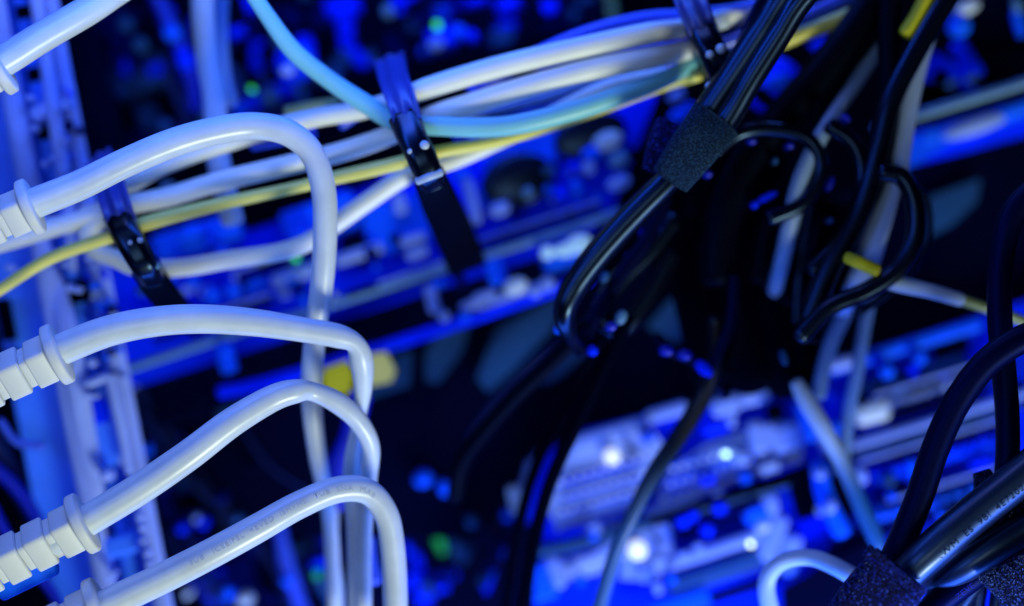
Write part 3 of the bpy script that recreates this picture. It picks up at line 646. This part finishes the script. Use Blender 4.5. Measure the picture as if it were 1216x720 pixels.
# ================================================================== BUNDLE
GB = 'white cables of the strapped bundle'
def bund(pts, m, r, d, lab, grp=GB): return tube('bundled_cable', pts, m, r=r, d=d, label=lab, cat='cable', group=grp)
bund([(60, 270, 30), (110, 258, 30), (155, 220, 26), (200, 194, 24), (300, 160, 24), (370, 141, 23), (430, 131, 23), (478, 116, 20, 12), (520, 101, 19, 13), (600, 78, 19, 13.5), (700, 55, 19, 13.5), (770, 40, 20, 13), (815, 33, 26), (870, 20, 30), (930, 0, 34)], 'bundle_pvc', 11.5, 22, 'topmost white bundle cable, upper of two right of the middle tie')
bund([(100, 258, 28), (150, 244, 26), (200, 234, 25), (260, 216, 24), (330, 199, 23), (400, 182, 23), (460, 162, 23), (510, 138, 20, 12), (560, 123, 19, 13), (630, 102, 19, 13.5), (700, 83, 19, 13.5), (770, 69, 20, 13), (815, 60, 26)], 'bundle_pvc', 12, 22, 'white bundle cable running just above the yellow cable')
bund([(-30, 298), (40, 278), (90, 263), (120, 258), (104, 278), (112, 296), (135, 306), (165, 318), (215, 318), (270, 309), (330, 300), (365, 288), (400, 265), (440, 237), (485, 208), (540, 190), (590, 168), (650, 140), (720, 106), (790, 90)], 'bundle_pvc', 11, 26, 'white cable dipping lowest, below the yellow one, and rising to the middle tie')
bund([(-30, 362, 18, 6.5), (0, 344, 18, 7), (60, 307, 18, 7.5), (130, 282, 18, 8), (175, 265, 18, 9), (260, 243, 19, 8), (350, 223, 21, 7), (400, 211, 20, 8), (470, 195, 19, 8.5), (520, 181, 19, 8), (600, 166, 22, 7), (700, 134, 27, 7), (780, 104, 30, 7), (822, 92, 30, 7), (870, 74, 32, 7), (935, 48, 30, 9), (1020, 14, 32, 10), (1060, -10, 34, 10)], 'yellow_pvc', 9, 22, 'yellow cable running the length of the strapped bundle', None)
bund([(560, 108), (620, 74), (690, 42), (760, 24), (820, 19), (880, 12), (940, -8)], 'blue_pvc', 9, 30, 'blue cable arching over the top of the bundle towards the right tie', None)
bund([(540, 160), (610, 143), (680, 112), (750, 90), (810, 72), (860, 50), (905, 30)], 'blue_pvc', 8, 30, 'blue cable just above the turquoise one, right of the middle tie', None)
bund([(500, 150, 27), (580, 134, 28), (650, 116, 28), (730, 88, 28), (800, 68, 30)], 'steel_pvc', 5, 28, 'thin steel blue strand under the second white cable right of the middle tie', None)
bund([(640, 92), (720, 72), (790, 56), (830, 44)], 'deep_pvc', 8, 34, 'deep blue cable sunk between the two white cables near the right tie', None)
bund([(560, 170), (640, 152), (720, 118), (790, 96)], 'steel_pvc', 9, 34, 'steel blue cable hidden under the turquoise cable', None)
bund([(340, 132), (375, 125), (400, 122)], 'olive_pvc', 6, 34, 'short olive cable behind the shoulder of the highest white arch', None)
bund([(405, 148), (440, 126), (462, 118)], 'blue_pvc', 7, 30, 'short blue cable end beside the middle tie', None)
bund([(300, 172), (340, 164), (372, 158)], 'blue_pvc', 8, 28, 'short blue cable end under the highest arch', None)
bund([(855, 54), (880, 44), (905, 30), (960, 0)], 'blue_pvc', 8, 28, 'blue cable leaving the right tie towards the thick black pair', None)
bund([(940, 30, 34), (990, 4, 34), (1040, -20, 34)], 'blue_pvc', 8, 32, 'blue cable above the yellow one at the top right', None)
tube('bundled_cable', [(285, -30, 12, 9), (318, 20, 14, 10), (350, 62, 16, 11), (395, 98, 18, 11), (435, 124, 18, 11.5), (470, 144, 18, 11.5), (520, 150, 17, 11.5), (600, 150, 16, 12), (680, 132, 17, 12), (740, 112, 19, 11.5), (785, 96, 22, 10), (815, 80, 26, 9), (832, 66, 28, 8)], 'cyan_pvc', label='turquoise cable sagging from the top edge through the middle tie', cat='cable')

# ties
def tie(x, y, d, lab, strap, clasp, tail, dots, bar):
    t = thing('cable_tie', x, y, d, lab, 'cable tie', 'straps around the cable bundle')
    ribbon('strap', strap, 'tie_blue_lit', t, 1.2, ribs=2)  # strap coloured as if lit blue from above
    ribbon('clasp', clasp, 'black_gloss', t, 4.2)
    ribbon('tail', tail, 'black_soft', t, 1.0)
    for (a, b, r) in dots: dome('clasp_glint', a, b, clasp[1][2] - 2.6, r, r, 'white_metal', t, deep=.8, back=1)  # pale domes stand in for highlights on the dark clasp
    (x0, y0), (x1, y1), m, dd = bar
    tube('buckle_bar', [(x0, y0, dd, 5), ((x0 + x1) / 2, (y0 + y1) / 2, dd - 1, 5), (x1, y1, dd, 5)], m, t)
    return t
tie(150, 300, 20, 'black cable tie nearest the left edge, its strap painted blue lit over the yellow cable',
    [(118, 185, 30, 16), (128, 215, 20, 18), (138, 245, 14, 18), (146, 268, 14, 17)],
    [(140, 255, 16, 18), (148, 275, 13, 17), (160, 295, 12, 17), (172, 316, 13, 16), (180, 330, 18, 15)],
    [(172, 320, 17, 17), (190, 345, 24, 18), (212, 372, 36, 18)], [(155, 289, 4.5), (166, 286, 4)], ((164, 324), (187, 315), 'steel', 13))
tie(495, 190, 20, 'black cable tie around the middle of the bundle, crossing the turquoise cable',
    [(462, 70, 34, 18), (468, 95, 20, 18), (477, 120, 14, 18), (485, 146, 12, 17)],
    [(480, 140, 14, 19), (490, 165, 11, 18), (500, 185, 10, 18), (508, 205, 11, 17), (513, 216, 14, 16)],
    [(508, 206, 16, 19), (522, 240, 24, 22), (540, 280, 38, 24), (556, 320, 50, 24)], [(504, 173, 6), (487, 180, 3.5)], ((496, 215), (523, 205), 'grey_pvc', 10))
tie(845, 60, 22, 'black cable tie at the right end of the bundle beside the thick black pair',
    [(812, -25, 26, 19), (820, 0, 18, 19), (830, 25, 16, 18), (838, 42, 18, 17)],
    [(830, 30, 19, 18), (842, 52, 16, 17), (851, 72, 16, 17), (858, 92, 18, 15)],
    [(850, 80, 20, 14), (856, 105, 26, 15), (850, 140, 34, 16)], [(843, 65, 5), (856, 58, 6), (843, 102, 5)], ((830, 92), (820, 94), 'yellow_pvc', 26))
box('cable_clip', 858, 24, 26, 18, 20, 3, 'white_metal', ang=16, bev=6)['label'] = 'small white clip on the bundle just right of the last tie'
bpy.data.objects['cable_clip']['category'] = 'clip'

# ================================================================== BLACK CABLES, middle
GK = 'black cables'
def blk(pts, r, d, lab, m='black_gloss', name='power_cable', seg=22):
    return tube(name, pts, m, r=r, d=d, label=lab, cat='cable', seg=seg)
blk([(965, -50, 6), (930, 0, 8), (905, 40, 10), (872, 90, 12), (842, 135, 14), (820, 175, 15)], 20, 13, 'thick black cable on the left of the wrapped pair at the top')
blk([(1000, -50, 3), (952, 0, 5), (925, 42, 7), (893, 92, 9), (866, 138, 11), (835, 180, 12)], 15, 11, 'glossy black cable on the right of the wrapped pair at the top')
blk([(925, -40), (890, 28), (868, 78), (838, 128), (815, 160)], 6, 16, 'thin black cable along the left flank of the wrapped pair', 'navy_rubber')
v1 = ribbon('hook_and_loop_wrap', [(850, 142, 9, 32), (835, 162, 7, 30), (815, 188, 7, 28), (796, 214, 9, 24)], 'hook_tape_grey', None, 3.0)
tag(v1, 'grey hook and loop wrap binding the thick black pair near the centre', 'cable wrap')
v1b = ribbon('hook_and_loop_wrap', [(800, 150, 18, 22), (788, 175, 16, 20), (776, 205, 16, 14)], 'hook_tape_blue', None, 3.0)
tag(v1b, 'dark wrap tail tucked behind the grey wrap near the centre', 'cable wrap')
blk([(815, 190, 12, 16), (790, 218, 12, 16), (750, 258, 13, 17), (712, 300, 14, 17), (684, 338, 15, 16), (670, 370, 16, 14), (676, 395, 20, 11), (690, 412, 26, 8)], 16, 13, 'thick black cable with a long highlight below the grey wrap')
blk([(800, 262), (772, 298), (738, 332), (716, 366), (722, 388), (745, 384), (775, 345), (800, 300)], 13, 32, 'black cable doubled into a narrow loop below the grey wrap')
blk([(790, 235), (778, 262), (765, 290), (746, 315), (725, 345), (700, 390), (690, 420)], 9, 26, 'slim black cable between the highlighted cable and the narrow loop', 'navy_rubber')
blk([(700, 385, 26), (660, 425, 30), (612, 470, 34), (575, 512, 38), (548, 550, 42), (540, 590, 46)], 10, 30, 'slim black cable fanning out lowest to the left of the lower unit', 'black_soft')
blk([(715, 400, 26), (688, 450, 30), (662, 500, 34), (638, 550, 36), (622, 600, 38), (610, 660, 42), (600, 730, 44)], 6.5, 30, 'slim black cable falling farthest left of the white lamps', 'black')
blk([(745, 380, 26), (715, 440, 28), (682, 510, 30), (655, 570, 32), (635, 640, 34), (618, 740, 36)], 8, 30, 'black cable falling across the left edge of the perforated board', 'black')
tube('cable', [(850, 380, 28, 10), (848, 430, 30, 10), (835, 470, 32, 11), (805, 520, 32, 11), (775, 565, 30, 10), (752, 610, 30, 9), (730, 660, 32, 9), (706, 740, 34, 10)], 'shade_black_to_steel', label='cable with painted shade turning from black to steel teal left of the lower white lamp', cat='cable')
blk([(1066, -40), (1058, 20), (1057, 80), (1052, 150), (1035, 220), (1005, 280), (975, 340), (962, 400)], 15, 25, 'straight black cable dropping from the top right through the knot', 'black_soft')
blk([(1155, -50), (1118, 10), (1085, 66), (1058, 120), (1045, 170), (1022, 250), (985, 320), (960, 380)], 13, 21, 'black cable slanting from the top right corner into the knot', 'black_gloss')
blk([(1060, -30), (1020, 30), (975, 88), (930, 140), (890, 190), (860, 260), (850, 330)], 22, 29, 'broad black cable crossing behind the wrapped pair at upper right', 'black_soft')
blk([(1085, -10), (1040, 30), (1010, 85), (985, 130), (955, 200), (915, 260), (900, 330)], 13, 33, 'black cable beside the broad one at upper right', 'black_soft')
blk([(850, 180), (880, 158), (920, 154), (960, 166), (975, 200), (955, 240), (915, 260)], 9, 23, 'small black loop at the top of the knot', 'black_gloss')
blk([(985, 150), (1012, 170), (1024, 205), (1018, 250), (995, 290), (965, 322)], 10, 22, 'curved black cable on the inside of the knot', 'black_gloss')
blk([(1048, 205), (1072, 212), (1086, 245), (1085, 285), (1066, 320), (1030, 345), (985, 365), (950, 400)], 11, 18, 'black ring of cable closing the right side of the knot', 'black_gloss')
for i, (pts, r, lab) in enumerate((
    ([(850, 170), (830, 240), (822, 310), (835, 380), (850, 440)], 30, 'heavy black cable forming the left side of the knot'),
    ([(905, 180), (880, 250), (870, 330), (880, 400), (900, 450)], 30, 'heavy black cable in the centre of the knot'),
    ([(960, 210), (935, 280), (915, 350), (920, 420), (940, 455)], 28, 'heavy black cable at the lower middle of the knot'),
    ([(1000, 250), (985, 310), (960, 370), (945, 430)], 24, 'heavy black cable at the right of the knot'),
    ([(790, 215), (800, 280), (815, 330)], 22, 'black cable end dropping right under the grey wrap'),
    ([(1010, 330), (990, 380), (970, 430), (962, 460)], 16, 'black cable leaving the bottom of the knot'))):
    tube('power_cable', pts, 'black', r=r, d=44, label=lab, cat='cable')
blk([(780, 400, 34), (800, 418, 33), (830, 432, 32), (846, 452, 32), (862, 470, 34)], 6, 30, 'thin black wire hooking below the knot', 'navy_rubber')
blk([(872, 330, 26), (868, 380, 26), (852, 420, 27), (842, 440, 28)], 7, 26, 'thin black wire curling down under the knot', 'navy_rubber')
for pts, r_, d_, lab in (
    ([(1000, 150), (975, 190), (962, 250), (950, 320), (945, 380)], 6, 24, 'thin black strand running beside the pale cable of the knot'),
    ([(830, 290), (860, 330), (880, 380), (870, 430)], 6, 27, 'thin black strand at the lower left of the knot'),
    ([(900, 110), (930, 130), (970, 120), (1010, 90), (1040, 40)], 9, 26, 'black cable arching over the top of the knot'),
    ([(820, 250), (850, 270), (900, 330), (960, 370), (1000, 400)], 8, 28, 'black cable crossing the knot from left to lower right'),
    ([(1075, 215), (1100, 240), (1100, 290), (1070, 335), (1020, 372)], 6, 16, 'thin outer ring strand at the right of the knot'),
    ([(700, 380), (735, 350), (765, 310), (800, 275)], 7, 24, 'thin glossy strand doubled beside the narrow loop')):
    blk([(x_, y_) for x_, y_ in pts], r_ * .85, d_ + 12, lab, 'black_soft' if d_ > 25 else 'black_gloss')
kn = thing('wire_connector', 850, 440, 30, 'row of small blue lit wire ends below the knot', 'connector')
for x, y, rx, ry, a, m in ((792, 417, 8, 6, 0, 'deep_pvc'), (814, 422, 8, 6, 0, 'deep_pvc'), (837, 438, 12, 7, -45, 'blue_lit_metal')): dome('tip', x, y, 26, rx, ry, m, kn, ang=a)
kn = thing('wire_connector', 780, 260, 26, 'string of small blue lit wire ends beside the long highlight', 'connector')
for x, y, rx, ry, a in ((778, 257, 6, 6, 0), (766, 277, 6, 8, -20), (746, 306, 4, 8, -30)): dome('tip', x, y, 27, rx * .8, ry * .8, 'blue_lit_metal', kn, ang=a)
dome('tip', 738, 377, 22, 6, 9, 'steel', kn, ang=-25); dome('tip', 718, 329, 22, 5, 7, 'dim_steel', kn, ang=-25)
kn = thing('wire_connector', 700, 410, 24, 'two round blue wire ends under the thick highlighted cable', 'connector')
dome('tip', 663, 392, 20, 5, 5, 'bright_metal', kn); dome('tip', 704, 417, 22, 6, 6, 'blue_lit_metal', kn); dome('tip', 726, 388, 20, 7, 5, 'deep_pvc', kn, ang=20)
kn = thing('wire_connector', 910, 240, 24, 'scattered blue lit wire ends inside the dark knot', 'connector')
for x, y, rx, ry, a, m in ((841, 207, 6, 4, 0, 'deep_pvc'), (897, 243, 5, 5, 0, 'blue_lit_metal'), (912, 234, 16, 5, 25, 'blue_lit_metal'), (893, 168, 7, 4, 0, 'deep_pvc'), (938, 173, 6, 5, 0, 'deep_pvc'), (987, 218, 4, 11, -20, 'deep_pvc'), (921, 191, 4, 5, 0, 'dim_steel'), (987, 262, 4, 4, 0, 'dim_steel'), (1005, 140, 8, 4, -40, 'deep_pvc'), (932, 425, 5, 12, 14, 'teal_metal')): dome('tip', x, y, 24, rx * .8, ry * .8, m, kn, ang=a)

# pale cables threaded through the knot
tube('cable', [(1124, -30), (1106, 20), (1092, 66), (1080, 115), (1071, 165), (1064, 215)], 'knot_white', r=13, d=26, label='pale cable with the yellow band, hanging at the top right behind the black drop', cat='cable')
tube('cable', [(1066, 205, 26, 7), (1056, 235, 26, 11), (1042, 275, 26, 14), (1030, 310, 26, 15), (1012, 345, 26, 12), (1000, 372, 40, 9)], 'knot_white', label='pale cable widening downward inside the black ring', cat='cable')
tube('cable', [(1062, 20, 36, 9), (1040, 60, 33, 9), (1015, 100, 30, 9), (988, 140, 26, 9), (966, 178, 24, 10), (950, 218, 24, 11), (940, 260, 25, 11), (930, 305, 30, 10), (920, 345, 40, 9), (912, 400, 52, 9)], 'knot_pale', label='pale grey cable curving down the middle of the black knot', cat='cable')
yb = tube('cable_marker', [(1006, 306, 17, 7), (1020, 312, 16, 8), (1040, 321, 17, 8)], 'yellow_plastic', label='yellow marker band on the pale cable inside the black ring', cat='cable marker')
yb2 = tube('cable_marker', [(1105, -10, 22, 11), (1092, 18, 22, 11), (1078, 40, 22, 11)], 'yellow_plastic', label='yellow marker sleeve at the top right behind the black cable', cat='cable marker')
tube('cable', [(1034, 345), (1026, 390), (1018, 440), (1008, 490), (1000, 560)], 'steel_pvc', r=8, d=40, label='steel blue cable hanging straight below the black ring', cat='cable')
tube('cable', [(1004, 372), (990, 400), (980, 430), (972, 470)], 'steel_pvc', r=9, d=38, label='short steel blue cable slanting below the knot', cat='cable')
tube('cable', [(1040, 330, 20, 9), (1070, 338, 20, 10), (1105, 346, 20, 9), (1140, 356, 24, 8)], 'grey_pvc', label='pale half of the cable crossing from the ring towards the right edge', cat='cable')
tube('cable', [(1130, 352, 25, 7), (1165, 364, 26, 6.5), (1200, 376, 28, 7), (1260, 400, 30, 7)], 'olive_pvc', label='olive cable reaching the right edge behind the black upright', cat='cable')
tube('cable', [(946, 455, 34, 8), (957, 475, 34, 11), (975, 505, 34, 11), (1000, 550, 36, 10), (1022, 600, 36, 10), (1040, 640, 36, 10), (1045, 655, 36, 7)], 'shade_pale_to_steel', label='cable with painted shade fading from white to teal between the knot and the blue wrap', cat='cable')
tube('cable', [(940, 790, 22, 11), (915, 725, 21, 11), (911, 690, 20, 10.5), (928, 668, 18, 10), (960, 662, 16, 10), (990, 672, 14, 10.5), (1030, 695, 14, 11)], 'grey_pvc', label='white cable looping at the bottom edge left of the blue wrap', cat='cable')
tube('cable', [(724, -10), (727, 15), (733, 42)], 'olive_pvc', r=6, d=80, label='short olive cable at the top edge above the bundle', cat='cable')

# dim cables in the left background
for pts, r, d, m, lab in (
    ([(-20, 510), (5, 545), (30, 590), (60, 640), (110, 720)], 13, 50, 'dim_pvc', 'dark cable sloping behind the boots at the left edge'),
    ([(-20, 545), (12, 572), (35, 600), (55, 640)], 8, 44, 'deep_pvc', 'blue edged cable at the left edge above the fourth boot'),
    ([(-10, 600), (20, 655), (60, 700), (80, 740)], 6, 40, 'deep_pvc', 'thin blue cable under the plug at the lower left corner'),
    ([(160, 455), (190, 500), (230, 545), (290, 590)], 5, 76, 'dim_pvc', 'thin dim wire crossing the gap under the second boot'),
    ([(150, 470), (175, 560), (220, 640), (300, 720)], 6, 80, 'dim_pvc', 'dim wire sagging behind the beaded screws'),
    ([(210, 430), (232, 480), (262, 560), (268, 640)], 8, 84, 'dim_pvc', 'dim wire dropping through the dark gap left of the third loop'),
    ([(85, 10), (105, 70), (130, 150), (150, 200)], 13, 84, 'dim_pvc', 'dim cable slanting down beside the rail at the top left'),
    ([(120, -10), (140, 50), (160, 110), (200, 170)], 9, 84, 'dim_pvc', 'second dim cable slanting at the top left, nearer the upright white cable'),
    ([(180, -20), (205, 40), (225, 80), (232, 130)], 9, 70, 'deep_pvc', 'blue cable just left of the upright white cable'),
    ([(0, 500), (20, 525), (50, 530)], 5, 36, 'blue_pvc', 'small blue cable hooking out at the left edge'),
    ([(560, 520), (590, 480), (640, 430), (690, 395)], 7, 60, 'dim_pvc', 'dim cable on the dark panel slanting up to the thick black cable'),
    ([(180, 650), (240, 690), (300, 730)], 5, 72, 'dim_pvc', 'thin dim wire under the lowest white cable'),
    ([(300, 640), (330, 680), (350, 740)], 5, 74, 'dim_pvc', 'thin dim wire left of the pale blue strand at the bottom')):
    tube('cable', pts, m, r=r, d=d, label=lab, cat='cable', seg=14)

# ================================================================== BOTTOM RIGHT, in focus
k1 = blk([(1290, 380, -3), (1225, 398, -3), (1175, 428, -3), (1138, 475, -2), (1112, 530, -1), (1092, 590, 0), (1072, 640, 1), (1050, 690, 3), (1035, 740, 5)], 17, 0, 'thick matte black cable arching from the right edge into the blue wrap', 'navy_rubber', seg=28)
blk([(1270, 205, 6, 17), (1225, 230, 6, 16), (1200, 262, 6, 15.5), (1189, 310, 6, 15), (1187, 370, 5, 15), (1191, 430, 4, 15), (1196, 490, 4, 14.5), (1196, 550, 4, 14.5), (1188, 620, 4, 14.5)], 15, 5, 'black upright cable near the right edge crossing behind the arc', 'navy_rubber', seg=28)
p = [(1300, 498, -2, 23), (1250, 535, -2, 23), (1205, 572, -2, 23), (1160, 608, -2, 23), (1118, 644, -2, 23), (1083, 676, -1, 22), (1050, 715, 3, 21), (1030, 760, 4, 20)]
k3 = tube('power_cable', p, 'black_rubber', label='thickest black cable with printed lettering along its shine', cat='cable', seg=36)
lettering('lettering', '/OBE  AWM  ES  9BI  4E7202  H5', [(1070, 690, -1, 22)] + p[5::-1], 'print_dark', k3, 12, 10, -.30, squash=1.05, d0=-2)
k4 = tube('power_cable', [(1300, 578, 1, 19), (1255, 605, 1, 19), (1216, 628, 1, 19), (1178, 652, 1, 19), (1145, 674, 2, 18), (1118, 690, 4, 13), (1098, 697, 8, 8)], 'black_rubber', label='thick black cable with a blunt bend just below the lettered one', cat='cable', seg=30)
k5 = tube('power_cable', [(1215, 655, 5, 17), (1175, 672, 4, 17), (1145, 692, 4, 17), (1112, 718, 4, 17), (1080, 750, 4, 17)], 'navy_rubber', label='blue sheened cable with lettering at the bottom edge', cat='cable', seg=26)
lettering('lettering', 'ZEVE', [(1112, 718, 4, 17), (1145, 692, 4, 17), (1175, 672, 4, 17), (1215, 655, 5, 17)], 'print_blue', k5, 11, 22, -.3, d0=4)
blk([(1230, 640, 8), (1190, 664, 8), (1160, 690, 8), (1130, 730, 8)], 12, 8, 'dark cable resting behind the blue sheened one at the bottom', 'black_rubber')
blk([(1192, 670, 10), (1186, 700, 10), (1180, 740, 10)], 9, 10, 'short upright black cable at the bottom edge, left of the dark wrap', 'black_gloss')
blk([(1208, 680, 5), (1202, 710, 4), (1200, 745, 4)], 9, 10, 'short grey shining cable at the bottom edge under the dark wrap', 'black_gloss')
blk([(1165, 690, 12), (1160, 720, 12), (1150, 745, 12)], 9, 10, 'short black stub at the bottom edge between the printed cables', 'black_rubber')

def fuzz(parent, pts, m, count, length, seed):
    """loose loops and hooks standing off the wrap"""
    rnd = random.Random(seed); q, R = spline(pts, 12); T, N, B = frames(q); V, F = [], []
    for _ in range(count):
        i = rnd.randrange(len(q) - 1); f = rnd.random(); p = q[i].lerp(q[i + 1], f); u = rnd.uniform(-1.02, 1.02)
        c = p + B[i] * R[i] * u + N[i] * (.0016 * (1 - .5 * abs(u) ** 4))
        dr = (N[i] * rnd.uniform(.2, 1) + B[i] * rnd.uniform(-1, 1) + T[i] * rnd.uniform(-1, 1)).normalized() * length * rnd.uniform(.4, 1)
        sd = dr.cross(N[i] + T[i] * .3).normalized() * .00003
        k = len(V); V += [c - sd, c + sd, c + dr + sd * .4]; F.append((k, k + 1, k + 2))
    o = link('fuzz', V, F, m, parent, smooth=False); o['kind'] = 'stuff'
    return o
mat('fuzz_blue', (.02, .06, .45), .7, .2); mat('fuzz_pale', (.25, .36, .55), .7, .2); mat('fuzz_dark', (.004, .008, .05), .8, .1)
fuzz(v1, [(850, 142, 9, 32), (835, 162, 7, 30), (815, 188, 7, 28), (796, 214, 9, 24)], 'fuzz_dark', 500, .0008, 21)
w1p = [(1068, 640, -4, 42), (1060, 662, -5, 46), (1044, 694, -6, 50), (1024, 740, -5, 52)]
w1p = [(1072, 676, -7, 38), (1052, 700, -7, 42), (1030, 735, -6, 46), (1010, 780, -5, 50)]
v2 = ribbon('hook_and_loop_wrap', w1p, 'hook_tape_blue', None, 3.5)
tag(v2, 'blue lit fuzzy wrap binding the black cables at the bottom edge', 'cable wrap')
fuzz(v2, w1p, 'fuzz_blue', 1500, .0009, 3); fuzz(v2, w1p, 'fuzz_pale', 260, .0005, 4)
w1b = [(1066, 675, -9.5, 43), (1057, 686, -9.8, 44)]
cuff = ribbon('cuff', w1b, 'hook_tape_blue', v2, 1.2); fuzz(cuff, w1b, 'fuzz_blue', 200, .0007, 8)
w2p = [(1300, 610, -4, 36), (1240, 652, -5, 38), (1196, 678, -5, 38), (1176, 690, -3, 38)]
w2p = [(1164, 686, -3, 4), (1188, 690, -4, 22), (1212, 696, -4, 46), (1240, 704, -4, 64), (1280, 720, -4, 74)]
v3 = ribbon('hook_and_loop_wrap', w2p, 'hook_tape', None, 3.0)
tag(v3, 'dark speckled hook and loop wrap in the bottom right corner', 'cable wrap')
fuzz(v3, w2p, 'fuzz_pale', 900, .0004, 5); fuzz(v3, w2p, 'fuzz_dark', 1500, .0009, 6)
w3p = [(1166, 560, 6, 10), (1172, 580, 6, 15), (1176, 606, 6, 18), (1178, 640, 5, 30)]
v4 = ribbon('hook_and_loop_wrap', w3p, 'hook_tape', None, 2.0)
tag(v4, 'black wrap edge peeking out behind the lettered cable', 'cable wrap')
fuzz(v4, w3p, 'fuzz_dark', 900, .0009, 9); fuzz(v4, w3p, 'fuzz_blue', 120, .0004, 10)
w4p = [(1150, 652, 4, 12), (1180, 626, 3, 14), (1216, 596, 3, 16), (1260, 560, 3, 16)]
v5 = ribbon('hook_and_loop_wrap', w4p, 'hook_tape', None, 2.0)
tag(v5, 'black fuzzy wrap strip between the two thick black cables at the right', 'cable wrap')
fuzz(v5, w4p, 'fuzz_dark', 700, .0007, 11); fuzz(v5, w4p, 'fuzz_blue', 200, .0004, 12)
